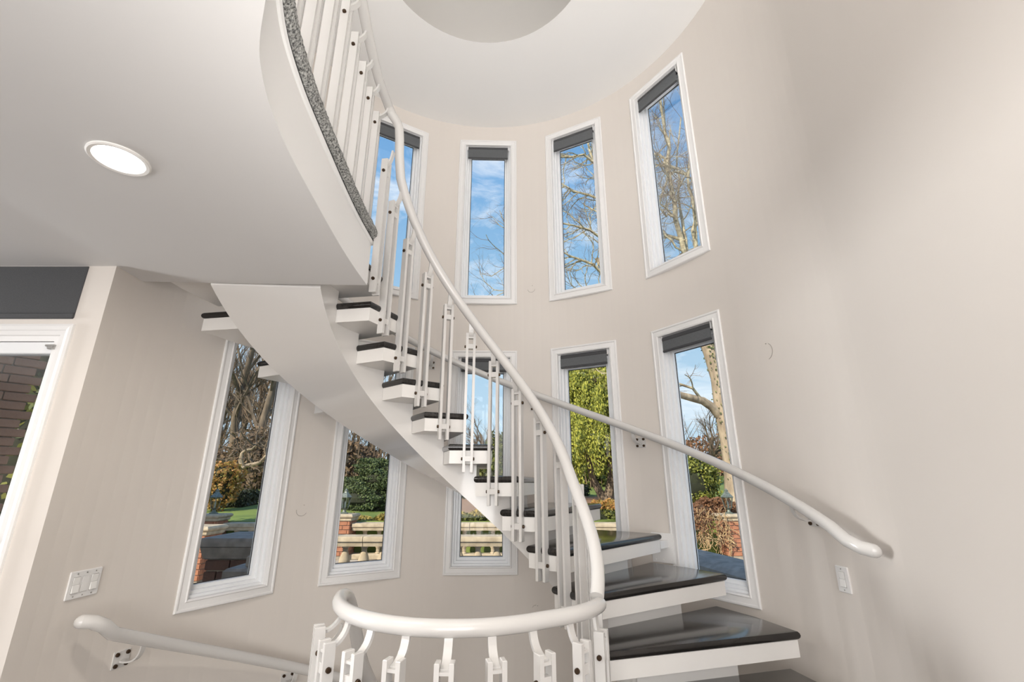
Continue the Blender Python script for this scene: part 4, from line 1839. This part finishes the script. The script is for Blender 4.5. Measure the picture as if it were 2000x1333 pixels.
# pine shrub in the second lower window
c = at(712, 1005, 15.5)
foliage_plant('spreading_pine', (c.x, c.y, gz(c.x, 15.5) - .05), [((0, 0, .35), (1.1, .8, .42)), ((-.55, .1, .75), (.6, .5, .30)), ((.45, 0, .95), (.75, .6, .36)), ((.1, .1, 1.35), (.55, .5, .28)), ((.75, .2, 1.25), (.6, .5, .34)), ((-.15, -.1, .70), (.5, .5, .25))],
              M['pine'], 'spreading dark green pine shrub seen in the second lower window', 'shrub', .021, 2200,
              stems=[([(-.2, 0, 0), (-.1, 0, .5), (.2, 0, 1.1)], [.08, .06, .03])], core=M['innerdark'], asp=1.6)
# bronze and green shrub in the far left window
c = at(428, 985, 15.0)
foliage_plant('bronze_shrub', (c.x, c.y, gz(c.x, 15) - .05), [((-.1, 0, .65), (.55, .45, .55)), ((.05, 0, 1.15), (.50, .4, .40)), ((-.25, 0, .95), (.4, .35, .5))],
              M['orange'], 'leafy shrub turning bronze orange beside the lantern in the far left window', 'shrub', .034, 900, core=M['innerdark'])
c = at(1383, 985, 14.6)
foliage_plant('holly_bush', (c.x - .1, c.y + .9, gz(c.x, 15.5) - .05), [((0, 0, .75), (.85, .6, .75)), ((-.35, 0, 1.25), (.55, .5, .45)), ((.25, 0, 1.15), (.6, .5, .5))],
              M['holly'], 'glossy yellow-green holly bush left of the ivy-clad trunk', 'shrub', .032, 1300, core=M['innerdark'])
c = at(912, 975, 19)
foliage_plant('round_shrub', (c.x, c.y, gz(c.x, 19) - .05), [((0, 0, .3), (.55, .5, .35)), ((.5, .2, .22), (.4, .4, .28))], M['boxwood'], 'low dark rounded shrub on the mulch seen below the stair beam', 'shrub', .04, 500, core=M['innerdark'])
c = at(1134, 975, 21)
foliage_plant('round_shrub', (c.x, c.y, gz(c.x, 21) - .05), [((0, 0, .28), (.42, .4, .3))], M['boxwood'], 'small dark rounded shrub left of the conifer trunk', 'shrub', .04, 500, core=M['innerdark'])
c = at(970, 960, 26)
foliage_plant('upright_conifer', (c.x, c.y, gz(c.x, 26) - .05), [((0, 0, 1.0), (.9, .8, 1.0)), ((0, 0, 2.2), (.55, .5, .9))], M['hedge'], 'upright dark conifer behind the stair treads in the lower middle window', 'tree', .07, 260,
              stems=[([(0, 0, 0), (0, 0, 1.6)], [.1, .05])], core=M['innerdark'])
# dark evergreens beyond the glazed door
for (u, v, Y, r, lab) in ((92, 900, 6.4, (.75, .6, 1.5), 'dark evergreen shrub just beyond the glazed door, the nearest'), (66, 760, 9.0, (1.2, .9, 2.2), 'taller dark evergreen shrub beyond the glazed door, behind the first'), (20, 1000, 4.9, (.5, .4, .55), 'low dark evergreen at the left edge of the glazed door')):
    c = at(u, v, Y)
    zb = .1
    foliage_plant('evergreen_shrub', (c.x, c.y, zb), [((0, 0, r[2] * .9), r), ((.2, .1, r[2] * 1.6), (r[0] * .7, r[1] * .7, r[2] * .6))], M['holly'] if u == 92 else M['pine'], lab, 'shrub', .045, 170,
                  stems=[([(0, 0, -.35), (.05, 0, 1.2)], [.07, .04])], core=M['innerdark'])

# twisted ornamental tree on the lawn, far left window
OY = 19.0
bo = at(458, 966, OY)
bo.z = gz(bo.x, OY) - .05
T = Tree(5)
tpts = [at(u, v, OY) - bo for u, v in ((456, 968), (462, 950), (470, 935), (474, 915), (470, 900), (473, 885))]
tpts[0].z = 0
T.trunk.tube(tpts, [.17, .14, .12, .10, .09, .07], 9, cap=False)
r1 = [at(u, v, OY) - bo for u, v in ((472, 918), (482, 910), (495, 908), (508, 904), (520, 890))]
T.trunk.tube(r1, [.09, .085, .08, .07, .05], 8, cap=False)
r2 = [at(u, v, OY) - bo for u, v in ((473, 886), (480, 880), (492, 878), (500, 870))]
T.trunk.tube(r2, [.07, .06, .05, .03], 7, cap=False)
r3 = [at(u, v, OY) - bo for u, v in ((460, 955), (450, 942), (445, 925), (440, 905))]
T.trunk.tube(r3, [.10, .09, .08, .05], 7, cap=False)
for p_ in (tpts[-1], r1[-1], r2[-1], r1[2], r3[-1], tpts[3]):
    for k in range(3):
        T.branch(p_, Vector((T.r.normal(0, .7), T.r.normal(0, .5), .8)).normalized(), 1.1, .035, 2, 4, .35, 4, .02, .5, 1.0, .15, .65)
T.build('twisted_tree', bo, 'small twisted bare tree on the lawn in the far left window', mt='bark', ml='barkd')

# bare tree on the skyline in the lower middle window
for i, (u, v, Y, top_v, sd, lab) in enumerate(((948, 925, 40, 790, 31, 'bare tree on the skyline in the lower middle window'), (1385, 905, 30, 800, 37, 'dark bare tree behind the ivy-clad trunk in the lower right window'), (985, 930, 34, 845, 39, 'russet bare tree at the right of the lower middle window'))):
    b = at(u, v, Y)
    b.z = gz(b.x, Y) - .1
    Ht = at(u, top_v, Y).z - b.z
    T = Tree(sd)
    T.branch(Vector((0, 0, 0)), Vector((.03, 0, 1)), Ht * .62, .22 if i != 2 else .12, 0, 4, .08, 6, .06, .45, .75, .25, .60)
    T.build('skyline_tree', b, lab, mt='barkd', ml='barkd' if i != 2 else 'twig')

# woods: prototypes copied over the far bank
protos = []
for sd in (41, 43, 47, 53):
    T = Tree(sd)
    T.branch(Vector((0, 0, 0)), Vector((.02, 0, 1)), 11.0, .24, 0, 3, .05, 9, .05, .42, .62, .30, .42)
    for k in range(26):
        z = T.r.uniform(.5, 6)
        T.branch(Vector((0, 0, z)), Vector((T.r.normal(), T.r.normal(), .6)).normalized(), T.r.uniform(1.0, 2.2), .03, 2, 4, .2, 3, .08, .5, .8, .2, .6)
    r = T.build('woodland_tree', (0, 0, 0), 'bare grey tree in the dense winter woods beyond the lawn', mt='barkd', ml='twig' if sd % 2 else 'barkd', group='trees of the winter woods')
    protos.append(r)
spots = []
for i in range(60):
    Y = RNG.uniform(33, 62)
    lo, hi = -1.02, -.16
    x = CAM.x + Y * (lo + (hi - lo) * ((i * .618) % 1.0)) * 1.02
    spots.append((x, Y))
for i, (x, Y) in enumerate(spots):
    o = protos[i] if i < 4 else copy_tree(protos[i % 4])
    o.location = (x, CAM.y + Y, gz(x, Y) - .1)
    o.rotation_euler = (0, 0, RNG.uniform(0, 6.28))
    s_ = RNG.uniform(.75, 1.25) * (1.0 if x < -12 else .62)
    o.scale = (s_, s_, s_ * RNG.uniform(.9, 1.15))
    if (x - CAM.x) / Y > -.42:
        o['label'] = 'bare grey tree rising over the thicket behind the pine shrub'
        o['group'] = 'trees behind the pine thicket'
# two nearer ivy-covered trunks rising tall in the far left window
for (u, Y, sd, lab) in ((452, 27, 61, 'left of two ivy-clad tall bare trees in the far left window'), (492, 25, 67, 'right of two ivy-clad tall bare trees in the far left window')):
    b = at(u, 930, Y)
    b.z = gz(b.x, Y) - .1
    T = Tree(sd)
    T.branch(Vector((0, 0, 0)), Vector((.05, 0, 1)), 10.5, .26, 0, 4, .06, 8, .05, .40, .7, .28, .45)
    r = T.build('ivied_woodland_tree', b, lab, mt='barkd', ml='barkd')
# undergrowth
for nm, (x0, x1, Y, h, n_, m_, lab) in {'a': (-32, -13, 34, 3.0, 15000, 'brush', 'brown leafless undergrowth along the wood edge in the far left window'),
                                       'b': (-15, -5.5, 26, 3.4, 13000, 'brush', 'tall tawny thicket behind the pine in the second lower window'),
                                       'c': (-6, 3.5, 44, 3.0, 6000, 'brush', 'low brown scrub on the skyline of the lower middle window'),
                                       'd': (8, 20, 38, 4.2, 6000, 'dry', 'tawny scrub on the skyline of the lower right window'),
                                       'e': (2.4, 9.5, 27, 3.2, 7000, 'hedge', 'dark green screen of shrubs behind the weeping conifer')}.items():
    root = tag(empty('woodland_undergrowth', ((x0 + x1) / 2, CAM.y + Y, gz((x0 + x1) / 2, Y) - .1)), lab, 'undergrowth')
    x = RNG.uniform(x0, x1, n_) - (x0 + x1) / 2
    hh = h * (.65 + .35 * np.sin(x * .9 + 1) * np.sin(x * .37))
    z = hh * RNG.random(n_) ** .8
    y = RNG.normal(0, 1.2, n_)
    q = leaves(None, np.stack([x, y, z], 1), np.tile([0, -.4, .3], (n_, 1)), .075, 1.6, 1.0)
    o = put('foliage', leaf_mesh('foliage', q), M[m_], root)
    o['kind'] = 'stuff'
    mb = MB()
    for k in range(160):
        xx = RNG.uniform(x0, x1) - (x0 + x1) / 2
        yy = RNG.normal(0, 1.0)
        a = RNG.normal(0, .3)
        L_ = h * RNG.uniform(.6, 1.25)
        mb.tube([(xx, yy, 0), (xx + a * L_ * .4, yy, L_ * .5), (xx + a * L_ + RNG.normal(0, .2), yy, L_)], [.035, .025, .008], 4, cap=False)
    mb.build('stems', M['twig'], root)['kind'] = 'stuff'
